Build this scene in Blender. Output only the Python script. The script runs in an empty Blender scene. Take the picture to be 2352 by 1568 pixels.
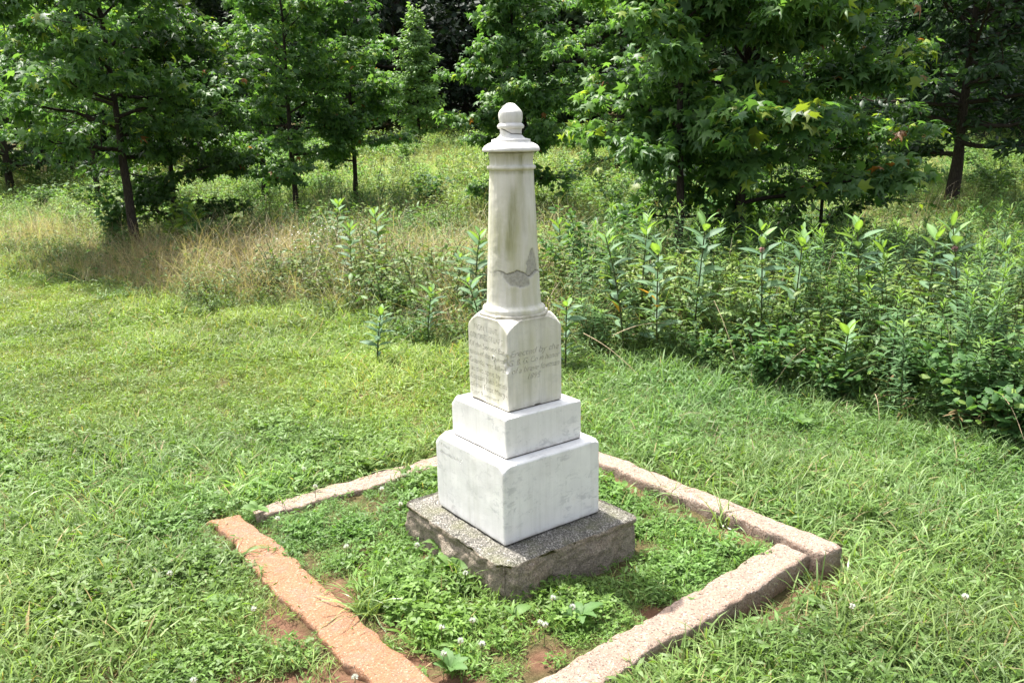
import bpy, bmesh, math, random
import numpy as np
from mathutils import Matrix, Vector, Euler

PI = math.pi
rng = np.random.default_rng(7)
random.seed(7)
scene = bpy.context.scene
COL = scene.collection

# ------------------------------------------------------------------ camera, light, exposure
CAM_Z, PITCH, ROLL = 1.4258, 0.2398, -0.0186
cam_d = bpy.data.cameras.new("camera")
cam_d.sensor_width = 36.0
cam_d.lens = 36.0 * 3150 / 3888
cam_d.clip_end = 600
cam_d.clip_start = 0.05
cam = bpy.data.objects.new("camera", cam_d)
cam.matrix_world = Matrix.Translation((0, 0, CAM_Z)) @ Matrix.Rotation(PI / 2 - PITCH, 4, 'X') @ Matrix.Rotation(ROLL, 4, 'Z')
COL.objects.link(cam)
scene.camera = cam

SUN_EL = math.radians(67)
SUN_AZ = math.radians(136)            # direction to the sun, counter-clockwise from +X
sun_vec = Vector((math.cos(SUN_EL) * math.cos(SUN_AZ), math.cos(SUN_EL) * math.sin(SUN_AZ), math.sin(SUN_EL)))
world = bpy.data.worlds.new("World")
scene.world = world
world.use_nodes = True
wn = world.node_tree
for n in list(wn.nodes):
    wn.nodes.remove(n)
sky = wn.nodes.new('ShaderNodeTexSky')
sky.sky_type = 'NISHITA'
sky.sun_disc = False
sky.sun_elevation = SUN_EL
sky.sun_rotation = math.atan2(sun_vec.x, sun_vec.y)
sky.air_density = 1.0
sky.dust_density = 5.0
bg = wn.nodes.new('ShaderNodeBackground')
bg.inputs['Strength'].default_value = 0.15
wo = wn.nodes.new('ShaderNodeOutputWorld')
hs = wn.nodes.new('ShaderNodeHueSaturation')      # humid summer sky, paler than clear air
hs.inputs['Saturation'].default_value = 0.45
wn.links.new(sky.outputs[0], hs.inputs['Color'])
wn.links.new(hs.outputs[0], bg.inputs[0])
wn.links.new(bg.outputs[0], wo.inputs[0])
sun_d = bpy.data.lights.new("sun", 'SUN')
sun_d.energy = 4.4
sun_d.angle = math.radians(0.53)
sun_d.color = (1.0, 0.955, 0.88)
sun = bpy.data.objects.new("sun", sun_d)
sun.rotation_euler = sun_vec.to_track_quat('Z', 'Y').to_euler()
sun.location = (-6, 8, 20)
COL.objects.link(sun)
scene.view_settings.view_transform = 'Standard'
scene.view_settings.look = 'None'
scene.view_settings.exposure = 1.40
scene.view_settings.gamma = 1.0
scene.view_settings.use_curve_mapping = False
scene.render.engine = 'CYCLES'
scene.cycles.max_bounces = 7
scene.cycles.diffuse_bounces = 4
scene.cycles.glossy_bounces = 2
scene.cycles.transmission_bounces = 4
scene.cycles.use_denoising = True
scene.cycles.sample_clamp_indirect = 8

# ------------------------------------------------------------------ helpers
MON = (0.0095, 3.0412)
TH = 0.6348
cT, sT = math.cos(TH), math.sin(TH)


def l2w(a, b):
    return (MON[0] + cT * a - sT * b, MON[1] + sT * a + cT * b)


def w2l(x, y):
    a, b = x - MON[0], y - MON[1]
    return cT * a + sT * b, -sT * a + cT * b


def ray(u, v):
    """direction of the view through a point of the 2352 x 1568 view"""
    x, y = (u - 1176) / 1905.6, (v - 784) / 1905.6
    c, s = math.cos(-ROLL), math.sin(-ROLL)
    x, y = c * x - s * y, s * x + c * y
    cp, sp = math.cos(PITCH), math.sin(PITCH)
    return Vector((x, cp - y * sp, -sp - y * cp))


def at_y(u, v, d):
    r = ray(u, v)
    t = d / r.y
    return r.x * t, d, CAM_Z + r.z * t


def at_z(u, v, z):
    r = ray(u, v)
    t = (z - CAM_Z) / r.z
    return r.x * t, r.y * t, z


def hash3(i, j, k, seed):
    n = (i * 374761393 + j * 668265263 + k * 2147483647 + seed * 1274126177) & 0xFFFFFFFF
    n = ((n ^ (n >> 13)) * 1274126177) & 0xFFFFFFFF
    n = n ^ (n >> 16)
    return (n & 0xFFFF) / 65535.0


def vnoise(p, scale, seed=0):
    q = np.asarray(p, dtype=np.float64) * scale
    f = np.floor(q)
    i = f.astype(np.int64)
    t = q - f
    t = t * t * (3 - 2 * t)
    r = 0
    for dx in (0, 1):
        wx = t[:, 0] if dx else 1 - t[:, 0]
        for dy in (0, 1):
            wy = t[:, 1] if dy else 1 - t[:, 1]
            for dz in (0, 1):
                wz = t[:, 2] if dz else 1 - t[:, 2]
                r = r + wx * wy * wz * hash3(i[:, 0] + dx, i[:, 1] + dy, i[:, 2] + dz, seed)
    return r * 2 - 1


def fbm(p, scale, octv=4, seed=0):
    a, r = 1.0, 0
    for o in range(octv):
        r = r + a * vnoise(p, scale * 2 ** o, seed + o * 17)
        a *= 0.5
    return r


def noise2(x, y, scale, seed=0, octv=3):
    x = np.atleast_1d(x).astype(float)
    y = np.atleast_1d(y).astype(float)
    return fbm(np.stack([x, y, np.zeros_like(x)], 1), scale, octv, seed)


def sstep(a, b, x):
    t = np.clip((np.asarray(x, dtype=float) - a) / (b - a), 0, 1)
    return t * t * (3 - 2 * t)


def tag(o, label=None, cat=None, group=None, kind=None):
    if label:
        o['label'] = label
    if cat:
        o['category'] = cat
    if group:
        o['group'] = group
    if kind:
        o['kind'] = kind
    return o


def link(o, parent=None):
    COL.objects.link(o)
    if parent is not None:
        o.parent = parent
    return o


def empty(name, loc=(0, 0, 0), rz=0.0):
    o = bpy.data.objects.new(name, None)
    o.empty_display_size = 0.1
    o.location = loc
    o.rotation_euler = (0, 0, rz)
    return link(o)


def mesh_from(name, V, F, mat=None, smooth=True, col=None):
    """V (n,3), F list of faces or list of (m,k) int arrays; col (n,3) colour per vertex"""
    me = bpy.data.meshes.new(name)
    V = np.asarray(V, dtype=np.float32)
    arrs = F if (len(F) and isinstance(F[0], np.ndarray) and F[0].ndim == 2) else None
    if arrs is None:
        me.from_pydata(V.tolist(), [], [tuple(int(a) for a in f) for f in F])
    else:
        loops = np.concatenate([a.ravel() for a in arrs]).astype(np.int32)
        sizes = np.concatenate([np.full(len(a), a.shape[1], dtype=np.int32) for a in arrs])
        me.vertices.add(len(V))
        me.vertices.foreach_set('co', V.ravel())
        me.loops.add(len(loops))
        me.loops.foreach_set('vertex_index', loops)
        me.polygons.add(len(sizes))
        st = np.concatenate([[0], np.cumsum(sizes)[:-1]]).astype(np.int32)
        me.polygons.foreach_set('loop_start', st)
        me.update(calc_edges=True)
    if col is not None:
        at = me.attributes.new('col', 'FLOAT_COLOR', 'POINT')
        c = np.ones((len(V), 4), dtype=np.float32)
        c[:, :3] = col
        at.data.foreach_set('color', c.ravel())
    if smooth:
        me.polygons.foreach_set('use_smooth', np.ones(len(me.polygons), dtype=bool))
    if mat:
        me.materials.append(mat)
    me.validate()
    return me


def obj(name, me, parent=None, loc=(0, 0, 0), rot=(0, 0, 0), scl=(1, 1, 1)):
    o = bpy.data.objects.new(name, me)
    o.location, o.rotation_euler, o.scale = loc, rot, scl
    return link(o, parent)


# ------------------------------------------------------------------ materials
def new_mat(name):
    m = bpy.data.materials.new(name)
    m.use_nodes = True
    nt = m.node_tree
    for n in list(nt.nodes):
        nt.nodes.remove(n)
    out = nt.nodes.new('ShaderNodeOutputMaterial')
    return m, nt, out


class NT:
    def __init__(self, nt):
        self.nt = nt

    def n(self, typ, **kw):
        nd = self.nt.nodes.new(typ)
        for k, v in kw.items():
            if hasattr(nd, k):
                setattr(nd, k, v)
        return nd

    def put(self, sock, v):
        if v is None:
            return
        if isinstance(v, bpy.types.NodeSocket):
            self.nt.links.new(v, sock)
        elif isinstance(v, (int, float)):
            sock.default_value = v
        else:
            sock.default_value = tuple(v) + ((1,) if sock.type == 'RGBA' and len(v) == 3 else ())

    def noise(self, vec, scale, detail=4, rough=0.55, dist=0.0):
        nd = self.n('ShaderNodeTexNoise')
        self.put(nd.inputs['Vector'], vec)
        nd.inputs['Scale'].default_value = scale
        nd.inputs['Detail'].default_value = detail
        nd.inputs['Roughness'].default_value = rough
        nd.inputs['Distortion'].default_value = dist
        return nd.outputs['Fac']

    def ramp(self, fac, stops):
        nd = self.n('ShaderNodeValToRGB')
        self.put(nd.inputs[0], fac)
        cr = nd.color_ramp
        while len(cr.elements) > 1:
            cr.elements.remove(cr.elements[-1])
        for k, (p, c) in enumerate(stops):
            e = cr.elements[0] if k == 0 else cr.elements.new(p)
            e.position = p
            if isinstance(c, (int, float)):
                c = (c, c, c)
            e.color = tuple(c) + (1,)
        return nd.outputs[0]

    def mix(self, fac, a, b, mode='MIX'):
        nd = self.n('ShaderNodeMix', data_type='RGBA', blend_type=mode)
        self.put(nd.inputs[0], fac)
        self.put(nd.inputs[6], a)
        self.put(nd.inputs[7], b)
        return nd.outputs[2]

    def math(self, op, a, b=None):
        nd = self.n('ShaderNodeMath', operation=op)
        self.put(nd.inputs[0], a)
        if b is not None:
            self.put(nd.inputs[1], b)
        return nd.outputs[0]

    def mapping(self, vec, scale=(1, 1, 1), loc=(0, 0, 0), rot=(0, 0, 0)):
        nd = self.n('ShaderNodeMapping')
        self.put(nd.inputs['Vector'], vec)
        nd.inputs['Scale'].default_value = scale
        nd.inputs['Location'].default_value = loc
        nd.inputs['Rotation'].default_value = rot
        return nd.outputs[0]

    def bump(self, h, strength=0.3, dist=0.01, normal=None):
        nd = self.n('ShaderNodeBump')
        self.put(nd.inputs['Height'], h)
        nd.inputs['Strength'].default_value = strength
        nd.inputs['Distance'].default_value = dist
        if normal is not None:
            self.put(nd.inputs['Normal'], normal)
        return nd.outputs[0]

    def attr(self, name, typ='GEOMETRY'):
        nd = self.n('ShaderNodeAttribute')
        nd.attribute_name = name
        nd.attribute_type = typ
        return nd

    def principled(self, color, rough=0.6, spec=0.3, normal=None):
        p = self.n('ShaderNodeBsdfPrincipled')
        self.put(p.inputs['Base Color'], color)
        self.put(p.inputs['Roughness'], rough)
        p.inputs['Specular IOR Level'].default_value = spec
        if normal is not None:
            self.put(p.inputs['Normal'], normal)
        return p


def leaf_material(name, trans=0.42, rough=0.42, spec=0.45, tint=None, inst=False, tshift=(1.08, 1.15, 0.50)):
    m, nt, out = new_mat(name)
    b = NT(nt)
    c = b.attr('col').outputs['Color']
    if tint:
        c = b.mix(1.0, c, tint, 'MULTIPLY')
    if inst:
        t = b.attr('tint', 'INSTANCER').outputs['Color']
        c = b.mix(1.0, c, t, 'MULTIPLY')
    p = b.principled(c, rough, spec)
    tr = b.n('ShaderNodeBsdfTranslucent')
    tc = b.mix(1.0, c, tshift, 'MULTIPLY')
    b.put(tr.inputs[0], tc)
    mx = b.n('ShaderNodeMixShader')
    mx.inputs[0].default_value = trans
    nt.links.new(p.outputs[0], mx.inputs[1])
    nt.links.new(tr.outputs[0], mx.inputs[2])
    nt.links.new(mx.outputs[0], out.inputs[0])
    return m


def bark_material(name, c1, c2):
    m, nt, out = new_mat(name)
    b = NT(nt)
    tc = b.n('ShaderNodeTexCoord').outputs['Object']
    v = b.mapping(tc, (1, 1, 0.25))
    f = b.noise(v, 60, 5, 0.65)
    c = b.ramp(f, [(0.3, c1), (0.7, c2)])
    p = b.principled(c, 0.9, 0.15, b.bump(f, 0.9, 0.02))
    nt.links.new(p.outputs[0], out.inputs[0])
    return m


M_BARK = bark_material("bark", (0.014, 0.011, 0.008), (0.056, 0.046, 0.036))
M_STEM = bark_material("green_stem", (0.05, 0.06, 0.025), (0.11, 0.12, 0.05))
M_GUM = leaf_material("sweetgum_leaf", 0.54, 0.46, 0.40)
M_FOREST = leaf_material("forest_leaf", 0.22, 0.6, 0.2)
M_WEED = leaf_material("weed_leaf", 0.44, 0.55, 0.25)
M_GRASS = leaf_material("grass_blade", 0.42, 0.50, 0.32, inst=True, tshift=(1.08, 1.15, 0.5))
M_MILK = leaf_material("milkweed_leaf", 0.40, 0.55, 0.3, tshift=(1.3, 1.2, 0.35))


def marble_material(name, lo=(0.62, 0.615, 0.605), hi=(0.76, 0.755, 0.735), vein=(0, 1, 0), vein_amt=0.5, algae=0.0, streak=0.5, joints=(), attr=False):
    m, nt, out = new_mat(name)
    b = NT(nt)
    tcn = b.n('ShaderNodeTexCoord')
    tc = tcn.outputs['Object']
    base = b.ramp(b.noise(tc, 9, 5, 0.6), [(0.25, lo), (0.75, hi)])
    # soft grey veining that runs diagonally through the block
    v = b.mapping(tc, (7, 7, 13), rot=(0.3, 0.7, 0.4))
    f = b.noise(v, 3.0, 8, 0.74, 0.7)
    vm = b.ramp(f, [(0.52, 0.0), (0.60, 1.0)])
    patch = b.ramp(b.noise(tc, 6.5, 3, 0.5), [(0.40, 0.0), (0.62, 1.0)])
    vm = b.math('MULTIPLY', b.math('MULTIPLY', vm, patch), vein_amt)
    c = b.mix(vm, base, (0.30, 0.31, 0.32))
    # fine dark pitting
    pit = b.ramp(b.noise(tc, 120, 3, 0.7), [(0.66, 0.0), (0.74, 1.0)])
    pm = b.ramp(b.noise(b.mapping(tc, (1, 1, 1), (3, 1, 2)), 12, 3, 0.6), [(0.48, 0.0), (0.66, 1.0)])
    c = b.mix(b.math('MULTIPLY', b.math('MULTIPLY', pit, pm), 0.8), c, (0.20, 0.20, 0.18))
    # vertical run-off streaks
    sv = b.mapping(tc, (42, 42, 2.2))
    sf = b.ramp(b.noise(sv, 1.0, 5, 0.62), [(0.46, 0.0), (0.72, 1.0)])
    c = b.mix(b.math('MULTIPLY', sf, streak), c, (0.37, 0.37, 0.31))
    if algae > 0:
        av = b.mapping(tc, (20, 20, 2.6), (1.7, 0.3, 0.5))
        af = b.ramp(b.noise(av, 1.0, 5, 0.6), [(0.38, 0.0), (0.70, 1.0)])
        big = b.ramp(b.noise(tc, 5.5, 2, 0.5), [(0.33, 0.15), (0.62, 1.0)])
        c = b.mix(b.math('MULTIPLY', b.math('MULTIPLY', af, big), algae), c, (0.38, 0.375, 0.19))
    # worn, faintly warm iron staining in spots
    ws = b.ramp(b.noise(tc, 4.3, 4, 0.6), [(0.62, 0.0), (0.75, 1.0)])
    c = b.mix(b.math('MULTIPLY', ws, 0.25), c, (0.66, 0.55, 0.42))
    sz = b.n('ShaderNodeSeparateXYZ')
    nt.links.new(tc, sz.inputs[0])
    for zj in joints:
        dj = b.math('ABSOLUTE', b.math('SUBTRACT', sz.outputs[2], zj))
        gj = b.ramp(dj, [(0.0, 1.0), (0.006, 0.75), (0.022, 0.0)])
        gn = b.ramp(b.noise(tc, 34, 4, 0.7), [(0.35, 0.15), (0.68, 1.0)])
        c = b.mix(b.math('MULTIPLY', b.math('MULTIPLY', gj, gn), 0.75), c, (0.20, 0.17, 0.12))
    rough = 0.62
    h = b.noise(tc, 260, 3, 0.6)
    hh = b.noise(tc, 45, 4, 0.6)
    height = b.math('ADD', b.math('MULTIPLY', h, 0.45), b.math('MULTIPLY', hh, 0.35))
    if attr:
        a = b.attr('col').outputs['Color']
        sp = b.n('ShaderNodeSeparateColor')
        nt.links.new(a, sp.inputs[0])
        mort = b.ramp(b.noise(tc, 90, 4, 0.7), [(0.3, (0.20, 0.195, 0.17)), (0.7, (0.38, 0.37, 0.325))])
        c = b.mix(sp.outputs[0], c, mort)
        c = b.mix(sp.outputs[1], c, (0.05, 0.047, 0.04))
        gst = b.ramp(b.noise(b.mapping(tc, (60, 60, 6)), 1.0, 4, 0.65), [(0.30, 0.25), (0.65, 1.0)])
        c = b.mix(b.math('MULTIPLY', sp.outputs[2], gst), c, (0.22, 0.225, 0.10))
    p = b.principled(c, rough, 0.35, b.bump(height, 0.22, 0.006))
    nt.links.new(p.outputs[0], out.inputs[0])
    return m


M_BASE = marble_material("marble_base", joints=(0.0,), lo=(0.66, 0.655, 0.645), hi=(0.80, 0.795, 0.775), vein_amt=0.40, streak=0.26)
M_MID = marble_material("marble_middle", joints=(0.306,), lo=(0.64, 0.635, 0.62), hi=(0.78, 0.775, 0.75), vein_amt=0.50, streak=0.24)
M_DIE = marble_material("marble_die", joints=(0.459, 0.797), lo=(0.55, 0.535, 0.47), hi=(0.69, 0.675, 0.61), vein_amt=0.25, algae=0.80, streak=0.75)
M_SHAFT = marble_material("marble_shaft", (0.55, 0.535, 0.47), (0.69, 0.675, 0.61), vein_amt=0.12, algae=0.85, streak=0.45, attr=True)
M_CAP = marble_material("marble_cap", (0.56, 0.55, 0.52), (0.70, 0.69, 0.665), vein_amt=0.15, algae=0.25, streak=0.35, attr=True)


def granite_material(name, c_lo, c_mid, c_hi, scale=90, rust=0.6):
    m, nt, out = new_mat(name)
    b = NT(nt)
    tc = b.n('ShaderNodeTexCoord').outputs['Object']
    vo = b.n('ShaderNodeTexVoronoi')
    b.put(vo.inputs['Vector'], tc)
    vo.inputs['Scale'].default_value = scale * 1.6
    sp = b.n('ShaderNodeSeparateColor')
    nt.links.new(vo.outputs['Color'], sp.inputs[0])
    c = b.ramp(sp.outputs[0], [(0.0, c_lo), (0.16, c_mid), (0.78, c_mid), (1.0, c_hi)])
    big = b.ramp(b.noise(tc, 7, 5, 0.65), [(0.35, 0.0), (0.68, 1.0)])
    c = b.mix(b.math('MULTIPLY', big, rust), c, (0.275, 0.128, 0.062))
    grey = b.ramp(b.noise(b.mapping(tc, (1, 1, 1), (5, 2, 1)), 11, 4, 0.7), [(0.5, 0.0), (0.7, 1.0)])
    c = b.mix(b.math('MULTIPLY', grey, 0.45), c, (0.20, 0.165, 0.14))
    soil = b.attr('col')
    c = b.mix(soil.outputs['Fac'], c, (0.15, 0.066, 0.034))
    h = b.math('ADD', b.noise(tc, 55, 5, 0.7), b.math('MULTIPLY', sp.outputs[0], 0.25))
    p = b.principled(c, 0.8, 0.3, b.bump(h, 1.0, 0.016))
    nt.links.new(p.outputs[0], out.inputs[0])
    return m


M_CURB = granite_material("pink_granite", (0.090, 0.076, 0.066), (0.330, 0.248, 0.196), (0.47, 0.40, 0.35), 120, 0.18)
M_CURB_O = granite_material("orange_granite", (0.14, 0.085, 0.055), (0.310, 0.160, 0.088), (0.42, 0.29, 0.21), 120, 0.48)


def plinth_material():
    m, nt, out = new_mat("lichened_granite")
    b = NT(nt)
    tc = b.n('ShaderNodeTexCoord').outputs['Object']
    geo = b.n('ShaderNodeNewGeometry')
    sx = b.n('ShaderNodeSeparateXYZ')
    nt.links.new(geo.outputs['Normal'], sx.inputs[0])
    vo = b.n('ShaderNodeTexVoronoi')
    b.put(vo.inputs['Vector'], tc)
    vo.inputs['Scale'].default_value = 230
    sp = b.n('ShaderNodeSeparateColor')
    nt.links.new(vo.outputs['Color'], sp.inputs[0])
    top = b.ramp(sp.outputs[1], [(0.0, (0.065, 0.062, 0.055)), (0.5, (0.125, 0.118, 0.102)), (0.70, (0.19, 0.18, 0.158)), (0.90, (0.30, 0.285, 0.255)), (1.0, (0.36, 0.345, 0.31))])
    pv = b.n('ShaderNodeTexVoronoi')
    b.put(pv.inputs['Vector'], tc)
    pv.inputs['Scale'].default_value = 85
    peb = b.ramp(pv.outputs['Distance'], [(0.0, 1.0), (0.17, 1.0), (0.24, 0.0)])
    ps = b.n('ShaderNodeSeparateColor')
    nt.links.new(pv.outputs['Color'], ps.inputs[0])
    pk = b.math('GREATER_THAN', ps.outputs[0], 0.80)
    top = b.mix(b.math('MULTIPLY', peb, pk), top, (0.42, 0.40, 0.36))
    moss = b.ramp(b.noise(tc, 9, 4, 0.6), [(0.46, 0.0), (0.68, 1.0)])
    top = b.mix(b.math('MULTIPLY', moss, 0.5), top, (0.13, 0.135, 0.06))
    side = b.ramp(b.noise(tc, 26, 6, 0.72), [(0.28, (0.10, 0.083, 0.066)), (0.5, (0.24, 0.20, 0.155)), (0.72, (0.38, 0.315, 0.25))])
    side = b.mix(b.ramp(b.noise(tc, 6, 3, 0.6), [(0.5, 0.0), (0.7, 0.6)]), side, (0.27, 0.175, 0.11))
    side = b.mix(0.45, side, b.ramp(sp.outputs[1], [(0.0, (0.10, 0.085, 0.066)), (0.5, (0.27, 0.215, 0.165)), (1.0, (0.48, 0.40, 0.32))]))
    f = b.ramp(sx.outputs[2], [(0.35, 0.0), (0.80, 1.0)])
    c = b.mix(f, side, top)
    h = b.math('ADD', b.noise(tc, 40, 6, 0.7), b.math('MULTIPLY', peb, 0.25))
    p = b.principled(c, 0.85, 0.25, b.bump(h, 1.0, 0.016))
    nt.links.new(p.outputs[0], out.inputs[0])
    return m


M_PLINTH = plinth_material()


def simple_mat(name, c, rough=0.8, spec=0.2, noise=None):
    m, nt, out = new_mat(name)
    b = NT(nt)
    cc = c
    if noise:
        tc = b.n('ShaderNodeTexCoord').outputs['Object']
        cc = b.ramp(b.noise(tc, noise, 4, 0.6), [(0.3, [v * 0.7 for v in c]), (0.7, [min(1, v * 1.25) for v in c])])
    p = b.principled(cc, rough, spec)
    nt.links.new(p.outputs[0], out.inputs[0])
    return m


M_MORTAR = simple_mat("bedding_mortar", (0.10, 0.09, 0.075), 0.95, 0.1, 80)
M_LETTER = simple_mat("engraved_letter", (0.46, 0.45, 0.385), 0.8, 0.2, 120)
M_LETTER2 = simple_mat("engraved_letter_pale", (0.42, 0.41, 0.355), 0.8, 0.2, 120)
M_PETAL = leaf_material("white_petal", 0.25, 0.6, 0.2, tshift=(1, 1, 1))


def ground_material():
    m, nt, out = new_mat("soil_and_thatch")
    b = NT(nt)
    tc = b.n('ShaderNodeTexCoord').outputs['Object']
    a = b.attr('col').outputs['Color']
    sp = b.n('ShaderNodeSeparateColor')
    nt.links.new(a, sp.inputs[0])
    soil = b.ramp(b.noise(tc, 22, 6, 0.7), [(0.3, (0.085, 0.044, 0.026)), (0.7, (0.19, 0.105, 0.068))])
    thatch = b.ramp(b.noise(tc, 55, 5, 0.7), [(0.3, (0.045, 0.040, 0.018)), (0.55, (0.095, 0.080, 0.036)), (0.75, (0.18, 0.145, 0.075))])
    c = b.mix(sp.outputs[0], thatch, soil)
    far = b.ramp(b.noise(tc, 3.2, 6, 0.7), [(0.30, (0.10, 0.15, 0.035)), (0.52, (0.16, 0.21, 0.06)), (0.72, (0.30, 0.25, 0.12))])
    c = b.mix(sp.outputs[1], c, far)
    p = b.principled(c, 0.95, 0.1, b.bump(b.noise(tc, 70, 6, 0.7), 0.8, 0.02))
    nt.links.new(p.outputs[0], out.inputs[0])
    return m


M_GROUND = ground_material()

# ------------------------------------------------------------------ terrain
ML = [(-30, 22), (-8.04, 11.9), (-4.22, 8.5), (-1.93, 7.3), (-0.31, 6.05), (0.53, 5.7), (1.54, 5.35), (2.09, 4.6), (2.75, 3.85), (6, 1.6)]
MLX = np.array([p[0] for p in ML])
MLY = np.array([p[1] for p in ML])


def meadow_depth(x, y):
    """metres behind the edge where mown lawn turns to meadow (negative on the lawn)"""
    e = np.interp(x, MLX, MLY)
    return (y - e) * 0.8


CI = (-0.745, 0.775, -0.69, 0.86)     # inner rectangle of the kerb (local x0,x1,y0,y1)
CO = (-0.905, 0.915, -0.815, 0.975)   # outer rectangle


def terrain(x, y):
    x = np.asarray(x, dtype=float)
    y = np.asarray(y, dtype=float)
    z = -0.170 - 0.075 * sstep(0.1, 1.5, x - 0.35 * (y - 2.9)) - 0.03 * sstep(1.5, 5, x)
    a, b = w2l(x, y)
    ins = sstep(0, 0.12, np.minimum(np.minimum(a - CO[0], CO[1] - a), np.minimum(b - CO[2], CO[3] - b)))
    z = z * (1 - ins) + ins * (-0.166 + 0.004 * np.sin(a * 7 + b * 5))
    side = 0.22 + 0.78 * sstep(-0.42, -0.16, x / np.maximum(y, 1.0))
    z = z + side * 1.25 * sstep(9.5, 32, y) + 3.2 * sstep(30, 75, y)
    z = z + 0.10 * noise2(x, y, 0.35, 3).reshape(x.shape) * sstep(6, 14, y)
    z = z + 0.010 * noise2(x, y, 2.6, 5).reshape(x.shape)
    return z


def tz(x, y):
    return float(terrain(np.array([x]), np.array([y]))[0])


def bare_mask(x, y):
    """1 where the red soil lies bare beside the kerb"""
    a, b = w2l(np.asarray(x, float), np.asarray(y, float))
    n = noise2(x, y, 6.0, 21)
    def blob(ca, cb, ra, rb, k=1.0):
        d = ((a - ca) / ra) ** 2 + ((b - cb) / rb) ** 2
        return k * np.clip(1.45 - d + 0.6 * n, 0, 1)
    m = np.zeros_like(a)
    for s in ((-0.985, 0.00, 0.07, 0.17), (-1.01, -0.34, 0.15, 0.22), (-1.16, -0.22, 0.10, 0.10), (-0.69, -0.30, 0.065, 0.16),
              (-0.69, -0.60, 0.09, 0.10), (-0.72, 0.13, 0.045, 0.15), (-0.36, 0.13, 0.05, 0.07), (0.74, -0.87, 0.16, 0.05), (0.45, -0.875, 0.13, 0.04),
              (-0.38, -0.66, 0.10, 0.05), (0.05, -0.655, 0.10, 0.035), (0.74, 0.1, 0.03, 0.3), (0.75, -0.45, 0.03, 0.12), (-0.97, 0.52, 0.03, 0.05), (1.25, -0.15, 0.07, 0.05),
              (-0.30, -0.48, 0.09, 0.05), (0.95, -0.55, 0.03, 0.2)):
        m = np.maximum(m, blob(*s))
    return m


def build_ground():
    xs = np.unique(np.concatenate([np.arange(-70, -9, 1.2), np.arange(-9, -2.4, 0.25), np.arange(-2.4, 2.4, 0.03), np.arange(2.4, 9, 0.25), np.arange(9, 71, 1.2)]))
    ys = np.unique(np.concatenate([np.arange(-12, 1.2, 0.6), np.arange(1.2, 5.2, 0.03), np.arange(5.2, 14, 0.2), np.arange(14, 40, 0.5), np.arange(40, 130, 2.0)]))
    X, Y = np.meshgrid(xs, ys)
    x, y = X.ravel(), Y.ravel()
    z = terrain(x, y)
    bm = bare_mask(x, y)
    z = z + 0.006 * noise2(x, y, 18, 9) * (y < 6) - 0.004 * bm
    nx, ny = len(xs), len(ys)
    idx = np.arange(nx * ny).reshape(ny, nx)
    F = np.stack([idx[:-1, :-1].ravel(), idx[:-1, 1:].ravel(), idx[1:, 1:].ravel(), idx[1:, :-1].ravel()], 1)
    col = np.zeros((len(x), 3))
    col[:, 0] = bm
    col[:, 1] = sstep(5, 14, y) * (1 - sstep(33, 37, y + 1.5 * noise2(x, y, 0.3, 4)))
    me = mesh_from("ground", np.stack([x, y, z], 1), [F], M_GROUND, True, col)
    o = obj("ground", me)
    tag(o, kind='structure', label="gently sloping grassy ground with patches of bare red soil")


build_ground()


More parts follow.
